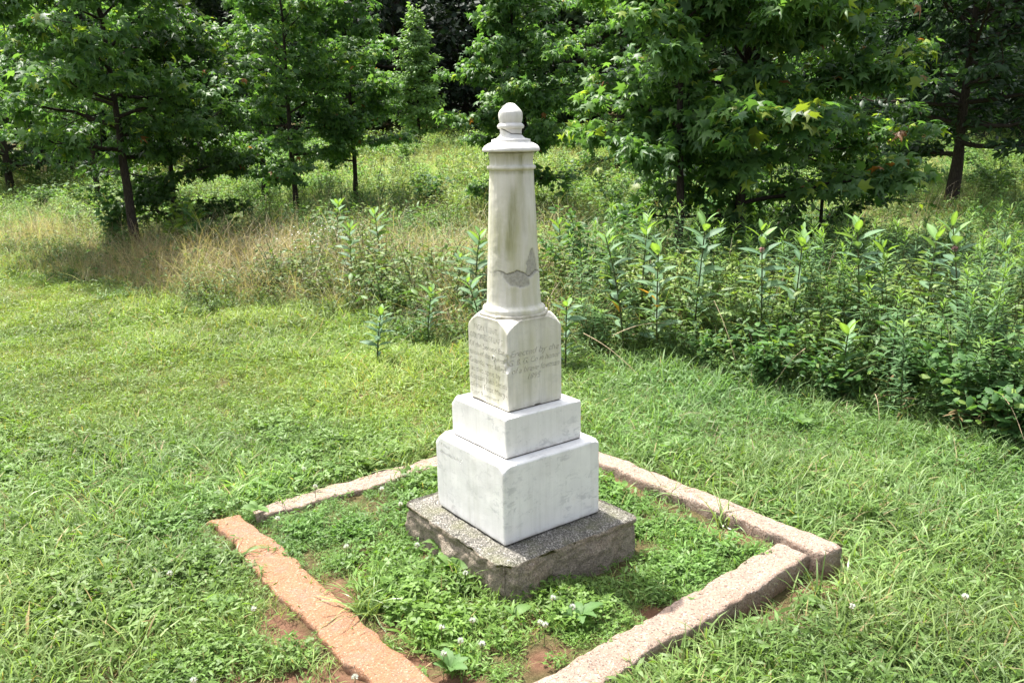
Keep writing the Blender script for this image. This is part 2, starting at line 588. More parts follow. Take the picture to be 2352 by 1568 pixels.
# ------------------------------------------------------------------ stone building
def grid_box(hx, hy, z0, z1, r=0.006, n=26, chips=(), rough=0.0012, rscale=30, seed=0, cap=None):
    """box with rounded worn edges; chips are planes (nx,ny,nz,d) or callables on the vertices"""
    def axis(lo, hi, k):
        t = np.linspace(0, 1, k)
        e = r * 0.5
        core = lo + (hi - lo) * t
        return np.unique(np.concatenate([core, [lo + e * 0.4, lo + e, lo + e * 2, lo + e * 3, hi - e * 0.4, hi - e, hi - e * 2, hi - e * 3]]))
    cx, cy, cz = axis(-hx, hx, n), axis(-hy, hy, n), axis(z0, z1, max(8, int(n * (z1 - z0) / (2 * hx))))
    V, F, off = [], [], 0
    def face(A, B, fn, flip):
        nonlocal off
        a, b = np.meshgrid(A, B)
        P = fn(a.ravel(), b.ravel())
        V.append(P)
        id_ = np.arange(len(A) * len(B)).reshape(len(B), len(A)) + off
        q = np.stack([id_[:-1, :-1].ravel(), id_[:-1, 1:].ravel(), id_[1:, 1:].ravel(), id_[1:, :-1].ravel()], 1)
        F.append(q[:, ::-1] if flip else q)
        off += len(P)
    S = lambda *k: np.stack(k, 1)
    one = np.ones_like
    face(cx, cy, lambda a, b: S(a, b, one(a) * z1), False)
    face(cx, cy, lambda a, b: S(a, b, one(a) * z0), True)
    face(cx, cz, lambda a, b: S(a, one(a) * -hy, b), False)
    face(cx, cz, lambda a, b: S(a, one(a) * hy, b), True)
    face(cy, cz, lambda a, b: S(one(a) * -hx, a, b), True)
    face(cy, cz, lambda a, b: S(one(a) * hx, a, b), False)
    V = np.concatenate(V)
    F = np.concatenate(F)
    C = np.array([0, 0, (z0 + z1) / 2])
    H = np.array([hx, hy, (z1 - z0) / 2])
    P = V - C
    rr = np.minimum(r, H.min() * 0.9)
    core = np.clip(P, -(H - rr), H - rr)
    d = P - core
    L = np.linalg.norm(d, axis=1)
    m = L > 1e-9
    P[m] = core[m] + d[m] / L[m, None] * rr
    V = P + C
    for c in chips:
        if callable(c):
            V = c(V)
        else:
            corner, nv, dep = np.array(c[0], float), np.array(c[1], float), c[2]
            nv /= np.linalg.norm(nv)
            e = V @ nv - (corner @ nv - dep)
            k = e > 0
            V[k] -= np.outer(e[k] * (0.96 + 0.1 * vnoise(V[k], 60, 5)), nv)
    if rough:
        N = np.stack([vnoise(V, rscale, seed + k) + 0.5 * vnoise(V, rscale * 2.7, seed + 5 + k) for k in range(3)], 1)
        V = V + N * rough
    # weld the shared borders
    key = np.round(V, 5)
    _, first, inv = np.unique(key, axis=0, return_index=True, return_inverse=True)
    V = V[first]
    F = inv.ravel()[F]
    return V, F


def lathe(prof, segs=96, sub=1, fn=None):
    """prof [(r,z)] top to bottom; fn(theta,z,r)->(r, colour)"""
    pr = np.array(prof, float)
    if sub > 0:
        t = np.concatenate([[0], np.cumsum(np.hypot(np.diff(pr[:, 0]), np.diff(pr[:, 1])))])
        tt = [t[0]]
        for a, b_ in zip(t[:-1], t[1:]):
            k = max(1, int((b_ - a) / sub))
            tt += list(np.linspace(a, b_, k + 1)[1:])
        tt = np.array(tt)
        pr = np.stack([np.interp(tt, t, pr[:, 0]), np.interp(tt, t, pr[:, 1])], 1)
    th = np.linspace(0, 2 * PI, segs, endpoint=False)
    T, R = np.meshgrid(th, pr[:, 0])
    Z = np.repeat(pr[:, 1][:, None], segs, 1)
    T, R, Z = T.ravel(), R.ravel(), Z.ravel()
    col = np.zeros((len(T), 3))
    if fn:
        R, Z, col = fn(T, Z, R)
    V = np.stack([R * np.cos(T), R * np.sin(T), Z], 1)
    k = len(pr)
    id_ = np.arange(k * segs).reshape(k, segs)
    nx = np.roll(id_, -1, 1)
    F = np.stack([id_[:-1].ravel(), id_[1:].ravel(), nx[1:].ravel(), nx[:-1].ravel()], 1)
    return V, F, col


mon = empty("monument", (MON[0], MON[1], 0), TH)
tag(mon, "weathered white marble monument with tapered column and egg finial on a rough granite plinth", "monument")


def edge_notch(side, zc, hz, depth, along=None):
    """a bite out of the front vertical edge (local -x,-y)"""
    def f(V):
        n = np.array([-0.7071, -0.7071, 0])
        e = V @ n
        emax = e.max()
        w = np.clip(1 - ((V[:, 2] - zc) / hz) ** 2, 0, 1) ** 0.5
        lim = emax - depth * w * (0.8 + 0.35 * vnoise(V, 70, 3))
        k = (e > lim) & (w > 0)
        V = V.copy()
        V[k] -= np.outer((e - lim)[k], n)
        return V
    return f


def bottom_chip(axis, sgn, c, hw, hz, depth, zb):
    def f(V):
        V = V.copy()
        a = V[:, 1 - axis]
        w = np.clip(1 - ((a - c) / hw) ** 2, 0, 1) ** 0.5 * np.clip(1 - (V[:, 2] - zb) / hz, 0, 1)
        ext = np.abs(V[:, axis]).max()
        k = (V[:, axis] * sgn > ext - 0.02) & (w > 0)
        V[k, axis] -= sgn * (depth * w[k])
        return V
    return f


# granite plinth: irregular outline, rough split sides, a lip of harder crust on top
def plinth_shape(V):
    V = V.copy()
    z = V[:, 2]
    n1 = fbm(V, 9, 4, 3)
    n2 = fbm(V, 26, 4, 8)
    out = V[:, :2] / np.maximum(np.linalg.norm(V[:, :2], axis=1), 1e-6)[:, None]
    edge = np.maximum(np.abs(V[:, 0]) / 0.33, np.abs(V[:, 1]) / 0.352)
    k = (edge > 0.93)
    s = sstep(0.0, -0.05, z)
    groove = np.exp(-((z + 0.038 + 0.012 * np.sin(9 * (V[:, 0] + V[:, 1])) + 0.010 * n1) / 0.006) ** 2)
    push = -0.008 + 0.012 * n1 + 0.007 * n2 - 0.007 * groove + 0.004 * s
    push = push * sstep(0.004, -0.02, z)
    V[:, :2] += out * (push * k)[:, None]
    top = z > -0.004
    V[top, 2] += -0.003 - 0.0035 * n2[top] - 0.012 * sstep(0.88, 1.02, edge)[top]
    return V


V, F = grid_box(0.328, 0.352, -0.26, 0.0, 0.014, 70, [((-.328, -.352, 0), (-1, -1, 0), .035), ((-.328, .352, 0), (-1, 1, .1), .022), ((.328, -.352, 0), (1, -1, 0), .014), ((-.328, -.352, 0), (-1, -1, 1.2), .030), plinth_shape], 0.0012, 70, 2)
obj("plinth", mesh_from("plinth", V, [F], M_PLINTH), mon)['label'] = "rough grey and pinkish granite slab carrying the marble"

ZB, ZC, ZD = 0.3037, 0.4573, 0.792
V, F = grid_box(0.228, 0.228, 0.002, ZB, 0.007, 44,
                [((-.228, -.228, ZB), (-1, -1, 1.5), .017), ((-.228, .228, ZB), (-.7, 1, 1.1), .022), ((-.228, .2, ZB), (-1, .3, 1), .006), ((.228, -.228, ZB), (1, -1, 1.5), .013),
                 ((-.228, 0, ZB), (-1, 0, 1), .004), ((0, -.228, ZB), (0, -1, 1), .004), ((-.228, .228, 0), (-1, 1, -.35), .012)], 0.0006, 22, 4)
base = obj("base_block", mesh_from("base_block", V, [F], M_BASE), mon)
V, F = grid_box(0.219, 0.219, -0.004, 0.004, 0.001, 8, rough=0)
obj("mortar_bed", mesh_from("mortar_bed", V, [F], M_MORTAR), mon)
V, F = grid_box(0.178, 0.178, ZB + 0.0045, ZC, 0.0045, 44, [((-.178, .178, ZC), (-1, 1, .9), .016), ((-.178, -.178, ZC), (-1, -1, 1), .006), ((.178, -.178, ZC), (1, -1, 1.2), .006), ((-.178, -.178, ZB), (-1, -1, -.8), .006)], 0.0006, 26, 6)
mid = obj("middle_block", mesh_from("middle_block", V, [F], M_MID), mon)
V, F = grid_box(0.173, 0.173, ZB - 0.002, ZB + 0.007, 0.001, 8, rough=0)
obj("mortar_bed", mesh_from("mortar_bed", V, [F], M_MORTAR), mon)
V, F = grid_box(0.120, 0.120, ZC - 0.002, ZC + 0.007, 0.001, 8, rough=0)
obj("mortar_bed", mesh_from("mortar_bed", V, [F], M_MORTAR), mon)


def die_shoulders(V):
    V = V.copy()
    z = V[:, 2]
    zs, cm = 0.7387, 0.070
    t = np.clip((z - zs) / (ZD - zs), 0, 1)
    c = cm * (1 - np.sqrt(np.clip(1 - t * t, 0, 1))) * 0.35 + cm * t ** 1.6 * 0.65
    lim = 0.1255 * 2 - c
    for sx in (-1, 1):
        for sy in (-1, 1):
            e = sx * V[:, 0] + sy * V[:, 1]
            k = (e > lim) & (t > 0)
            V[k, 0] -= sx * (e - lim)[k] / 2
            V[k, 1] -= sy * (e - lim)[k] / 2
    return V


V, F = grid_box(0.1255, 0.1255, ZC + 0.0045, ZD, 0.003, 64,
                [die_shoulders, edge_notch(0, 0.640, 0.034, 0.017), bottom_chip(1, -1, 0.012, 0.018, 0.022, 0.010, ZC),
                 bottom_chip(0, -1, 0.075, 0.06, 0.015, 0.008, ZC), ((-.1255, .1255, ZC), (-1, 1, -.6), .012)], 0.0005, 40, 9)
die = obj("die", mesh_from("die", V, [F], M_DIE), mon)
die['label'] = "square marble block with rounded shoulders and engraved lines of text"
# octagonal step between the block and the column
oc = []
for k, (x, y) in enumerate([(-0.121, -0.052), (-0.052, -0.121), (0.052, -0.121), (0.121, -0.052), (0.121, 0.052), (0.052, 0.121), (-0.052, 0.121), (-0.121, 0.052)]):
    oc.append((x, y))
NV = []
for (s, z) in ((0.992, ZD - 0.004), (1.0, ZD + 0.002), (1.0, ZD + 0.008), (0.985, ZD + 0.0115), (0.3, ZD + 0.0118)):
    NV += [(x * s, y * s, z) for x, y in oc]
NF = []
for l in range(4):
    for k in range(8):
        a, b_ = l * 8 + k, l * 8 + (k + 1) % 8
        NF.append((a, b_, b_ + 8, a + 8))
NF.append(tuple(range(32, 40)))
obj("step", mesh_from("step", NV, NF, M_DIE, False), mon)

# ---- column: shaft with crack, mortar patches and algae; view direction as seen from the front
PH0 = math.radians(-126.37)


def shaft_fn(T, Z, R):
    P = np.stack([np.cos(T) * 0.1, np.sin(T) * 0.1, Z], 1)
    ph = (T - PH0 + PI) % (2 * PI) - PI
    d = np.degrees(ph)
    n = fbm(P, 40, 4, 4)
    n2 = fbm(P, 110, 3, 14)
    cz = 0.9575 + 0.006 * np.sin(d * 0.13) + 0.004 * n - 0.006 * sstep(20, 40, d)
    crack = np.exp(-((Z - cz) / 0.0016) ** 2) * sstep(-80, -60, d) * (0.35 + 0.65 * sstep(-45, -20, d)) * (1 - sstep(75, 85, d))
    # flame shaped patch above the crack, to the right
    h1 = np.clip((Z - (cz - 0.001)) / 0.088, 0, 1)
    w1 = 19 * (1 - h1) ** 0.6 * (1 + 0.2 * n) + 2
    p1 = sstep(1.5, -1.0, np.abs(d - 46) - w1) * (Z > cz - 0.008) * (Z < cz + 0.088)
    # broad patch below the crack
    h2 = np.clip((cz - Z) / 0.060, 0, 1)
    w2 = 29 * (1 - h2 ** 3) * (1 + 0.18 * n)
    p2 = sstep(1.5, -1.0, np.abs(d - 10 - 4 * h2) - w2) * (Z < cz) * (h2 < 1)
    patch = np.maximum(p1, p2) * (0.80 + 0.2 * n2)
    line = sstep(0, 1, crack)
    # ring of worn flakes along the crack
    fl = np.exp(-((Z - cz + 0.004) / 0.006) ** 2) * (n2 > 0.25) * (np.abs(d) < 60) * 0.8
    col = np.zeros((len(T), 3))
    col[:, 0] = np.maximum(patch, fl * (1 - patch))
    col[:, 1] = np.clip(line * 0.95, 0, 1)
    st = np.exp(-((d + 2 + 4 * np.sin(Z * 14)) / 11.0) ** 2) * sstep(0.98, 1.06, Z) * (1 - sstep(1.20, 1.30, Z))
    st = st + 0.5 * np.exp(-((d - 25) / 9.0) ** 2) * sstep(1.0, 1.2, Z) + 0.35 * np.exp(-((d + 35) / 14.0) ** 2) * sstep(0.86, 1.0, Z) * (1 - sstep(1.1, 1.2, Z))
    st = st + 0.7 * sstep(1.325, 1.36, Z) * (0.35 + 0.65 * np.exp(-((d + 3) / 30.0) ** 2)) + 0.5 * np.exp(-((Z - 1.309) / 0.006) ** 2)
    col[:, 2] = np.clip(st * 1.15, 0, 1) * 0.92
    R = R - 0.0032 * patch - 0.003 * line + 0.0006 * n + 0.0006 * n2 * patch
    return R, Z, col


shaft_prof = [(0.0790, 1.3790), (0.0833, 1.3739), (0.0794, 1.3634), (0.0777, 1.3459), (0.0785, 1.3337), (0.0843, 1.3319), (0.0879, 1.3284), (0.0883, 1.3238), (0.0862, 1.3186),
              (0.0800, 1.3164), (0.0797, 1.3143), (0.0948, 0.9686), (0.1001, 0.8438), (0.1016, 0.8329), (0.1060, 0.8268), (0.1130, 0.8225), (0.1158, 0.8195), (0.1166, 0.815), (0.1166, 0.8040), (0.1156, 0.8030)]
V, F, C = lathe(shaft_prof, 200, 0.0032, shaft_fn)
shaft = obj("shaft", mesh_from("shaft", V, [F], M_SHAFT, True, C), mon)
shaft['label'] = "tapered column shaft with a cracked mortar repair and green streaks"


def cap_fn(T, Z, R):
    P = np.stack([np.cos(T) * R, np.sin(T) * R, Z], 1)
    col = np.zeros((len(T), 3))
    ph = (T - PH0 + PI) % (2 * PI) - PI
    n = fbm(P, 60, 3, 2)
    col[:, 2] = 0.35 * (Z < 1.3815) * (0.6 + n * 0.4)
    return R + 0.0007 * n, Z, col


cap_prof = [(0.040, 1.4229), (0.0676, 1.4227), (0.0694, 1.4218), (0.0698, 1.4135), (0.0712, 1.4128), (0.082, 1.4087), (0.0934, 1.4017), (0.1005, 1.3945), (0.1030, 1.3885), (0.1030, 1.3850), (0.1018, 1.3812), (0.0985, 1.3800), (0.0875, 1.3791), (0.0700, 1.3789)]
V, F, C = lathe(cap_prof, 120, 0.0035, cap_fn)
obj("cap", mesh_from("cap", V, [F], M_CAP, True, C), mon)


def finial_fn(T, Z, R):
    P = np.stack([np.cos(T) * R, np.sin(T) * R, Z], 1)
    ph = np.degrees((T - PH0 + PI) % (2 * PI) - PI)
    n = fbm(P, 70, 3, 2)
    cz = np.interp(ph, [-180, -60, -48, 4, 80, 180], [1.462, 1.461, 1.4587, 1.4412, 1.4390, 1.4390]) + 0.0006 * n
    line = np.exp(-((Z - cz) / 0.0017) ** 2) * sstep(-62, -50, ph)
    col = np.zeros((len(T), 3))
    col[:, 1] = np.clip(line * 1.2, 0, 1)
    streaks = vnoise(np.stack([ph * 0.25, Z * 30, Z * 0], 1), 1.0, 3)
    col[:, 2] = np.clip(streaks - 0.1, 0, 1) * 0.35 * sstep(1.485, 1.51, Z)
    return R - 0.004 * line + 0.0005 * n, Z, col


fin_prof = [(0.0002, 1.5475), (0.0088, 1.5465), (0.0141, 1.5448), (0.0194, 1.5407), (0.0282, 1.5323), (0.0378, 1.522), (0.0417, 1.5152), (0.0431, 1.505), (0.0425, 1.4947), (0.0404, 1.4845),
            (0.0386, 1.4783), (0.0408, 1.4769), (0.0461, 1.4725), (0.0482, 1.4666), (0.0461, 1.4611), (0.0408, 1.4587), (0.0391, 1.457), (0.0384, 1.4467), (0.0398, 1.4398), (0.0434, 1.4329), (0.0516, 1.4262), (0.0660, 1.4226), (0.0661, 1.4215)]
V, F, C = lathe(fin_prof, 110, 0.0018, finial_fn)
f_o = obj("finial", mesh_from("finial", V, [F], M_CAP, True, C), mon)
f_o['label'] = "egg shaped finial with a dark crack across its neck"


# ---- engraved lines: each line is cut into the stone and its sunk floor is a part of the stone
CUTTERS = {}
CUT = 0.0026


def inscription(txt, host, face, along, z, size, width=None, shear=0.0, mat=None, bold=0.0, spacing=1.0):
    cu = bpy.data.curves.new("inscription", 'FONT')
    cu.body = txt
    cu.size = size
    cu.shear = shear
    cu.align_x = 'CENTER'
    cu.align_y = 'CENTER'
    cu.extrude = CUT
    cu.offset = 0.0
    cu.space_character = spacing
    cu.resolution_u = 3
    tmp = bpy.data.objects.new("inscription_tmp", cu)
    COL.objects.link(tmp)
    dg = bpy.context.evaluated_depsgraph_get()
    me = bpy.data.meshes.new_from_object(tmp.evaluated_get(dg))
    bpy.data.objects.remove(tmp)
    bpy.data.curves.remove(cu)
    co = np.zeros(len(me.vertices) * 3, dtype=np.float32)
    me.vertices.foreach_get('co', co)
    co = co.reshape(-1, 3)
    w = co[:, 0].max() - co[:, 0].min()
    co[:, 0] -= (co[:, 0].max() + co[:, 0].min()) / 2
    if width:
        co[:, 0] *= width / w
    # text plane x->along face, y->up, z->out of the face
    P = np.zeros_like(co)
    if face == 'L':       # face at x = -h; reading direction runs from +y to -y
        h, P[:, 1] = along[1], along[0] - co[:, 0]
        P[:, 0] = -h - co[:, 2]
        P[:, 2] = z + co[:, 1]
    else:                 # face at y = -h, reading direction +x
        h, P[:, 0] = along[1], along[0] + co[:, 0]
        P[:, 1] = -h - co[:, 2]
        P[:, 2] = z + co[:, 1]
    # the cutter straddles the face; its inner half becomes the groove
    cut = me.copy()
    cut.vertices.foreach_set('co', P.ravel())
    cut.update()
    CUTTERS.setdefault(host.name, []).append(cut)
    ax = 0 if face == 'L' else 1
    dd = -h - P[:, ax]                     # outward distance from the face
    P[:, ax] = -h - np.where(dd > 0, -CUT * 0.90, -CUT * 1.4)
    me.vertices.foreach_set('co', P.ravel())
    me.name = "inscription"
    me.materials.clear()
    me.materials.append(mat)
    me.update()
    o = obj("inscription", me, host)
    o['label'] = "engraved line reading " + txt
    return o


HD = 0.1254
LINES = [("HON. LIEUT.", 0.0050, 0.745, 0.030, 0.150, 0, 0.0007), ("COLONEL STUART", 0.006, 0.7115, 0.031, 0.212, 0, 0.0008), ("Of the Second Bat-", 0.0, 0.677, 0.030, 0.236, 0, 0.0006),
         ("talion of the Queen's", 0.0, 0.6455, 0.030, 0.238, 0, 0.0006), ("Guards, was killed", 0.004, 0.613, 0.030, 0.230, 0, 0.0006), ("at this spot by", 0.015, 0.582, 0.030, 0.190, 0, 0.0006),
         ("Captain John Smith", 0.0, 0.551, 0.030, 0.232, 0, 0.0006), ("of the First Mary-", 0.0, 0.519, 0.030, 0.234, 0, 0.0006), ("land Regiment", 0.020, 0.488, 0.030, 0.178, 0, 0.0006)]
for (t, a, z, s, w, sh, bo) in LINES:
    inscription(t, die, 'L', (a, HD), z, s, w, sh, M_LETTER2, bo)
for (t, a, z, s, w) in [("Erected by the", 0.0, 0.672, 0.033, 0.228), ("G. B. G. Co in honor", 0.0, 0.640, 0.031, 0.236), ("of a brave foeman", 0.004, 0.608, 0.031, 0.222), ("1895", -0.005, 0.577, 0.030, 0.062)]:
    inscription(t, die, 'R', (a, HD), z, s, w, 0.32, M_LETTER, 0.0006)
inscription("J. K. Neese", base, 'L', (0.165, 0.2279), 0.272, 0.022, 0.085, 0.35, M_LETTER, 0.0004)
inscription("Greensboro N.C.", base, 'L', (0.115, 0.2279), 0.242, 0.021, 0.158, 0.35, M_LETTER, 0.0004)


def carve(host):
    bm = bmesh.new()
    for m in CUTTERS.get(host.name, []):
        bm.from_mesh(m)
    bmesh.ops.remove_doubles(bm, verts=bm.verts, dist=1e-6)
    bmesh.ops.recalc_face_normals(bm, faces=bm.faces)
    cm = bpy.data.meshes.new("cutter")
    bm.to_mesh(cm)
    bm.free()
    co = bpy.data.objects.new("cutter", cm)
    COL.objects.link(co)
    co.matrix_world = Matrix.Identity(4)
    tmp = bpy.data.objects.new("carve_tmp", host.data)
    COL.objects.link(tmp)
    md = tmp.modifiers.new("cut", 'BOOLEAN')
    md.operation = 'DIFFERENCE'
    md.solver = 'EXACT'
    md.object = co
    dg = bpy.context.evaluated_depsgraph_get()
    me = bpy.data.meshes.new_from_object(tmp.evaluated_get(dg))
    bpy.data.objects.remove(tmp)
    bpy.data.objects.remove(co)
    if len(me.vertices) > 0.8 * len(host.data.vertices):
        mats = list(host.data.materials)
        nm = host.data.name
        me.materials.clear()
        for m in mats:
            me.materials.append(m)
        me.polygons.foreach_set('material_index', np.zeros(len(me.polygons), dtype=np.int32))
        host.data = me
        me.name = nm
        me.set_sharp_from_angle(angle=math.radians(40))


carve(die)
carve(base)


# ---- kerb stones: traced on the ground as local outlines, each a rough hewn bar
def kerb_stone(p0, p1, q0, q1, ztop0, ztop1, depth, mat, label, seed, wob=0.008, soil=0.0):
    """p0->p1 the outer top edge, q0->q1 the inner top edge (local coordinates)"""
    n, m = 90, 14
    s = np.linspace(0, 1, n)
    prof = []                                     # cross-section parameters (t across, drop)
    prof += [(0.0, -depth), (0.0, -depth * 0.6), (0.0, -depth * 0.3), (0.0, -0.02), (0.006, -0.008), (0.03, -0.002)]
    prof += [(t, 0.0) for t in np.linspace(0.09, 0.91, 11)]
    prof += [(0.97, -0.002), (0.994, -0.008), (1.0, -0.02), (1.0, -depth * 0.3), (1.0, -depth * 0.6), (1.0, -depth)]
    prof = np.array(prof)
    P = np.zeros((n, len(prof), 3))
    for i, si in enumerate(s):
        a = np.array(p0) * (1 - si) + np.array(p1) * si
        b_ = np.array(q0) * (1 - si) + np.array(q1) * si
        P[i, :, :2] = a + (b_ - a) * prof[:, :1]
        P[i, :, 2] = ztop0 * (1 - si) + ztop1 * si + prof[:, 1]
    V = P.reshape(-1, 3)
    k = len(prof)
    id_ = np.arange(n * k).reshape(n, k)
    F = np.stack([id_[:-1, :-1].ravel(), id_[1:, :-1].ravel(), id_[1:, 1:].ravel(), id_[:-1, 1:].ravel()], 1)
    dirv = np.array(q0) - np.array(p0)
    dirv = dirv / np.linalg.norm(dirv)
    tt = np.tile(prof[:, 0], n)
    ss = np.repeat(s, k)
    lat = np.where(tt < 0.5, -1.0, 1.0) * sstep(0.25, 0.5, np.abs(tt - 0.5))
    along = np.stack([ss * 14 + seed, np.where(tt < 0.5, 0, 5.0), np.zeros_like(ss)], 1)
    wv = fbm(along, 1.0, 4, seed) * wob
    V[:, :2] += dirv * (lat * wv)[:, None]
    V[:, 2] += 0.0045 * fbm(V, 8, 3, seed + 3) + 0.0034 * fbm(V, 48, 3, seed + 6) - 0.004 * sstep(0.30, 0.5, np.abs(tt - 0.5)) * (0.5 + 0.5 * fbm(V, 18, 3, seed + 9))
    V[:, :2] += dirv * (0.0035 * fbm(V, 38, 3, seed + 8) * np.abs(lat))[:, None]
    # round the ends a little
    end = np.minimum(ss, 1 - ss)
    V[:, 2] -= 0.010 * (1 - sstep(0, 0.012, end))
    caps = [np.array([id_[0][::-1]]), np.array([id_[-1]])] if False else []
    # end faces as strips between mirrored profile points
    E = []
    for row, flip in ((id_[0], False), (id_[-1], True)):
        h = k // 2
        for j in range(h):
            q = [row[j], row[j + 1], row[k - 2 - j], row[k - 1 - j]]
            if len(set(q)) == 4:
                E.append(q[::-1] if flip else q)
    V = np.asarray(V)
    C3 = np.zeros((len(V), 3))
    zt = V[:, 2]
    gz = np.array([-0.15] * len(V))
    so = np.clip((-0.165 - zt) / 0.07, 0, 1) * 0.75 + soil * np.clip(0.5 + fbm(V, 6, 3, seed + 12), 0, 1) * 0.4
    C3[:] = np.clip(so, 0, 1)[:, None]
    me = mesh_from("kerb_stone", V, [np.concatenate([F, np.array(E)])], mat, True, C3)
    o = obj("kerb_stone", me, None, (MON[0], MON[1], 0), (0, 0, TH))
    tag(o, label, "kerb stone", "granite kerb stones framing the monument")
    return o


kerb_stone((0.922, -0.845), (0.878, 0.985), (0.815, -0.835), (0.765, 0.86), -0.112, -0.125, 0.17, M_CURB, "long pale granite kerb stone on the right, running back behind the monument", 3, 0.006)
kerb_stone((-0.62, -0.872), (0.803, -0.798), (-0.60, -0.735), (0.790, -0.662), -0.142, -0.131, 0.17, M_CURB, "pinkish granite kerb stone in front on the right with a tall shaded outer side", 11, 0.008, 0.3)
kerb_stone((-0.925, 0.99), (-0.875, -0.95), (-0.795, 0.955), (-0.715, -0.75), -0.136, -0.143, 0.14, M_CURB_O, "orange granite kerb stone lying flush with the soil in front on the left", 23, 0.012, 0.0)
kerb_stone((-0.735, 0.980), (0.86, 0.972), (-0.755, 0.868), (0.76, 0.842), -0.134, -0.128, 0.14, M_CURB, "rear left pale granite kerb stone ending behind the monument", 31, 0.009)


# ------------------------------------------------------------------ plant geometry
def rot_from(normal, tip):
    """stack of matrices whose z is the leaf normal and y the leaf tip direction"""
    z = normal / np.maximum(np.linalg.norm(normal, axis=1, keepdims=True), 1e-9)
    y = tip - (tip * z).sum(1, keepdims=True) * z
    y = y / np.maximum(np.linalg.norm(y, axis=1, keepdims=True), 1e-9)
    x = np.cross(y, z)
    return np.stack([x, y, z], 2)


def stamp(tv, tf, pos, R, scl, col, tcol=None):
    """copies of a template (tv verts, tf list of (m,k) faces) at pos/R/scl; returns V,F,C"""
    n, k = len(pos), len(tv)
    V = np.einsum('nij,kj->nki', R, tv) * scl[:, None, None] + pos[:, None, :]
    F = [(f[None] + (np.arange(n) * k)[:, None, None]).reshape(-1, f.shape[1]) for f in tf]
    C = np.repeat(col[:, None, :], k, 1)
    if tcol is not None:
        C = C * tcol[None]
    return V.reshape(-1, 3), F, C.reshape(-1, 3)


def join(parts):
    V, F, C, off = [], {}, [], 0
    for v, fs, c in parts:
        V.append(v)
        C.append(c)
        for f in fs:
            F.setdefault(f.shape[1], []).append(f + off)
        off += len(v)
    return np.concatenate(V), [np.concatenate(a) for a in F.values()], np.concatenate(C)


def tube(pts, rad, sides=6, col=(0.1, 0.1, 0.1)):
    pts = np.asarray(pts, float)
    rad = np.asarray(rad, float)
    d = np.gradient(pts, axis=0)
    d /= np.maximum(np.linalg.norm(d, axis=1, keepdims=True), 1e-9)
    ref = np.array([0.0, 0, 1]) if abs(d[0, 2]) < 0.9 else np.array([1.0, 0, 0])
    u = np.cross(d, ref)
    u /= np.maximum(np.linalg.norm(u, axis=1, keepdims=True), 1e-9)
    w = np.cross(d, u)
    a = np.linspace(0, 2 * PI, sides, endpoint=False)
    V = pts[:, None] + rad[:, None, None] * (u[:, None] * np.cos(a)[None, :, None] + w[:, None] * np.sin(a)[None, :, None])
    k = len(pts)
    id_ = np.arange(k * sides).reshape(k, sides)
    nx = np.roll(id_, -1, 1)
    F = np.stack([id_[:-1].ravel(), nx[:-1].ravel(), nx[1:].ravel(), id_[1:].ravel()], 1)
    return V.reshape(-1, 3), [F], np.tile(np.array(col, float), (k * sides, 1))


def star_leaf():
    """five-lobed leaf, petiole joint at the origin, tip along +y"""
    tips = [(-28, 0.62), (28, 0.92), (90, 1.0), (152, 0.92), (208, 0.62)]
    pts = [(0, 0.02, 0)]
    order = []
    c = np.array([0, 0.30])
    prev = None
    out = [(0.0, 0.0)]
    for i, (a, L) in enumerate(tips):
        if i:
            am = math.radians((tips[i - 1][0] + a) / 2)
            out.append((c[0] + 0.24 * math.cos(am), c[1] + 0.24 * math.sin(am)))
        a = math.radians(a)
        out.append((c[0] + L * 0.62 * math.cos(a), c[1] + L * 0.62 * math.sin(a)))
    out = np.array(out)
    rr = np.linalg.norm(out - c, axis=1)
    V = np.zeros((len(out) + 1, 3))
    V[0, :2] = c
    V[0, 2] = 0.03
    V[1:, :2] = out
    V[1:, 2] = -0.16 * (rr / 0.62) ** 2
    n = len(out)
    F = np.array([(0, 1 + i, 1 + (i + 1) % n) for i in range(n)])
    return V, [F]


STAR = star_leaf()
STAR_CURLED = (STAR[0] * np.array([0.82, 0.95, 2.6]), STAR[1])
OVAL = (np.array([(0, 0, 0), (0.20, 0.33, -0.03), (0.17, 0.68, -0.06), (0, 1.0, -0.14), (-0.17, 0.68, -0.06), (-0.20, 0.33, -0.03), (0, 0.36, 0.03), (0, 0.70, 0.0)], float),
        [np.array([(0, 1, 6), (5, 0, 6), (7, 2, 3), (4, 7, 3)]), np.array([(6, 1, 2, 7), (5, 6, 7, 4)])])
DIAM = (np.array([(0, 0, 0), (0.26, 0.45, -0.04), (0, 1.0, -0.10), (-0.26, 0.45, -0.04)], float), [np.array([(0, 1, 2, 3)])])
NARROW = (np.array([(0, 0, 0), (0.085, 0.35, 0.01), (0.06, 0.7, -0.05), (0, 1.0, -0.16), (-0.06, 0.7, -0.05), (-0.085, 0.35, 0.01)], float), [np.array([(0, 1, 5), (2, 3, 4)]), np.array([(1, 2, 4, 5)])])


def unit(v):
    return v / np.maximum(np.linalg.norm(v, axis=-1, keepdims=True), 1e-9)


def leaf_colors(n, r, lo, hi, young=0.0, yc=(0.26, 0.30, 0.05)):
    t = r.random((n, 1)) ** 1.2
    c = np.array(lo)[None] * (1 - t) + np.array(hi)[None] * t
    if young:
        k = r.random(n) < young
        c[k] = np.array(yc) * (0.7 + 0.5 * r.random((k.sum(), 1)))
    return c


G_LO, G_HI = (0.060, 0.142, 0.048), (0.150, 0.270, 0.074)


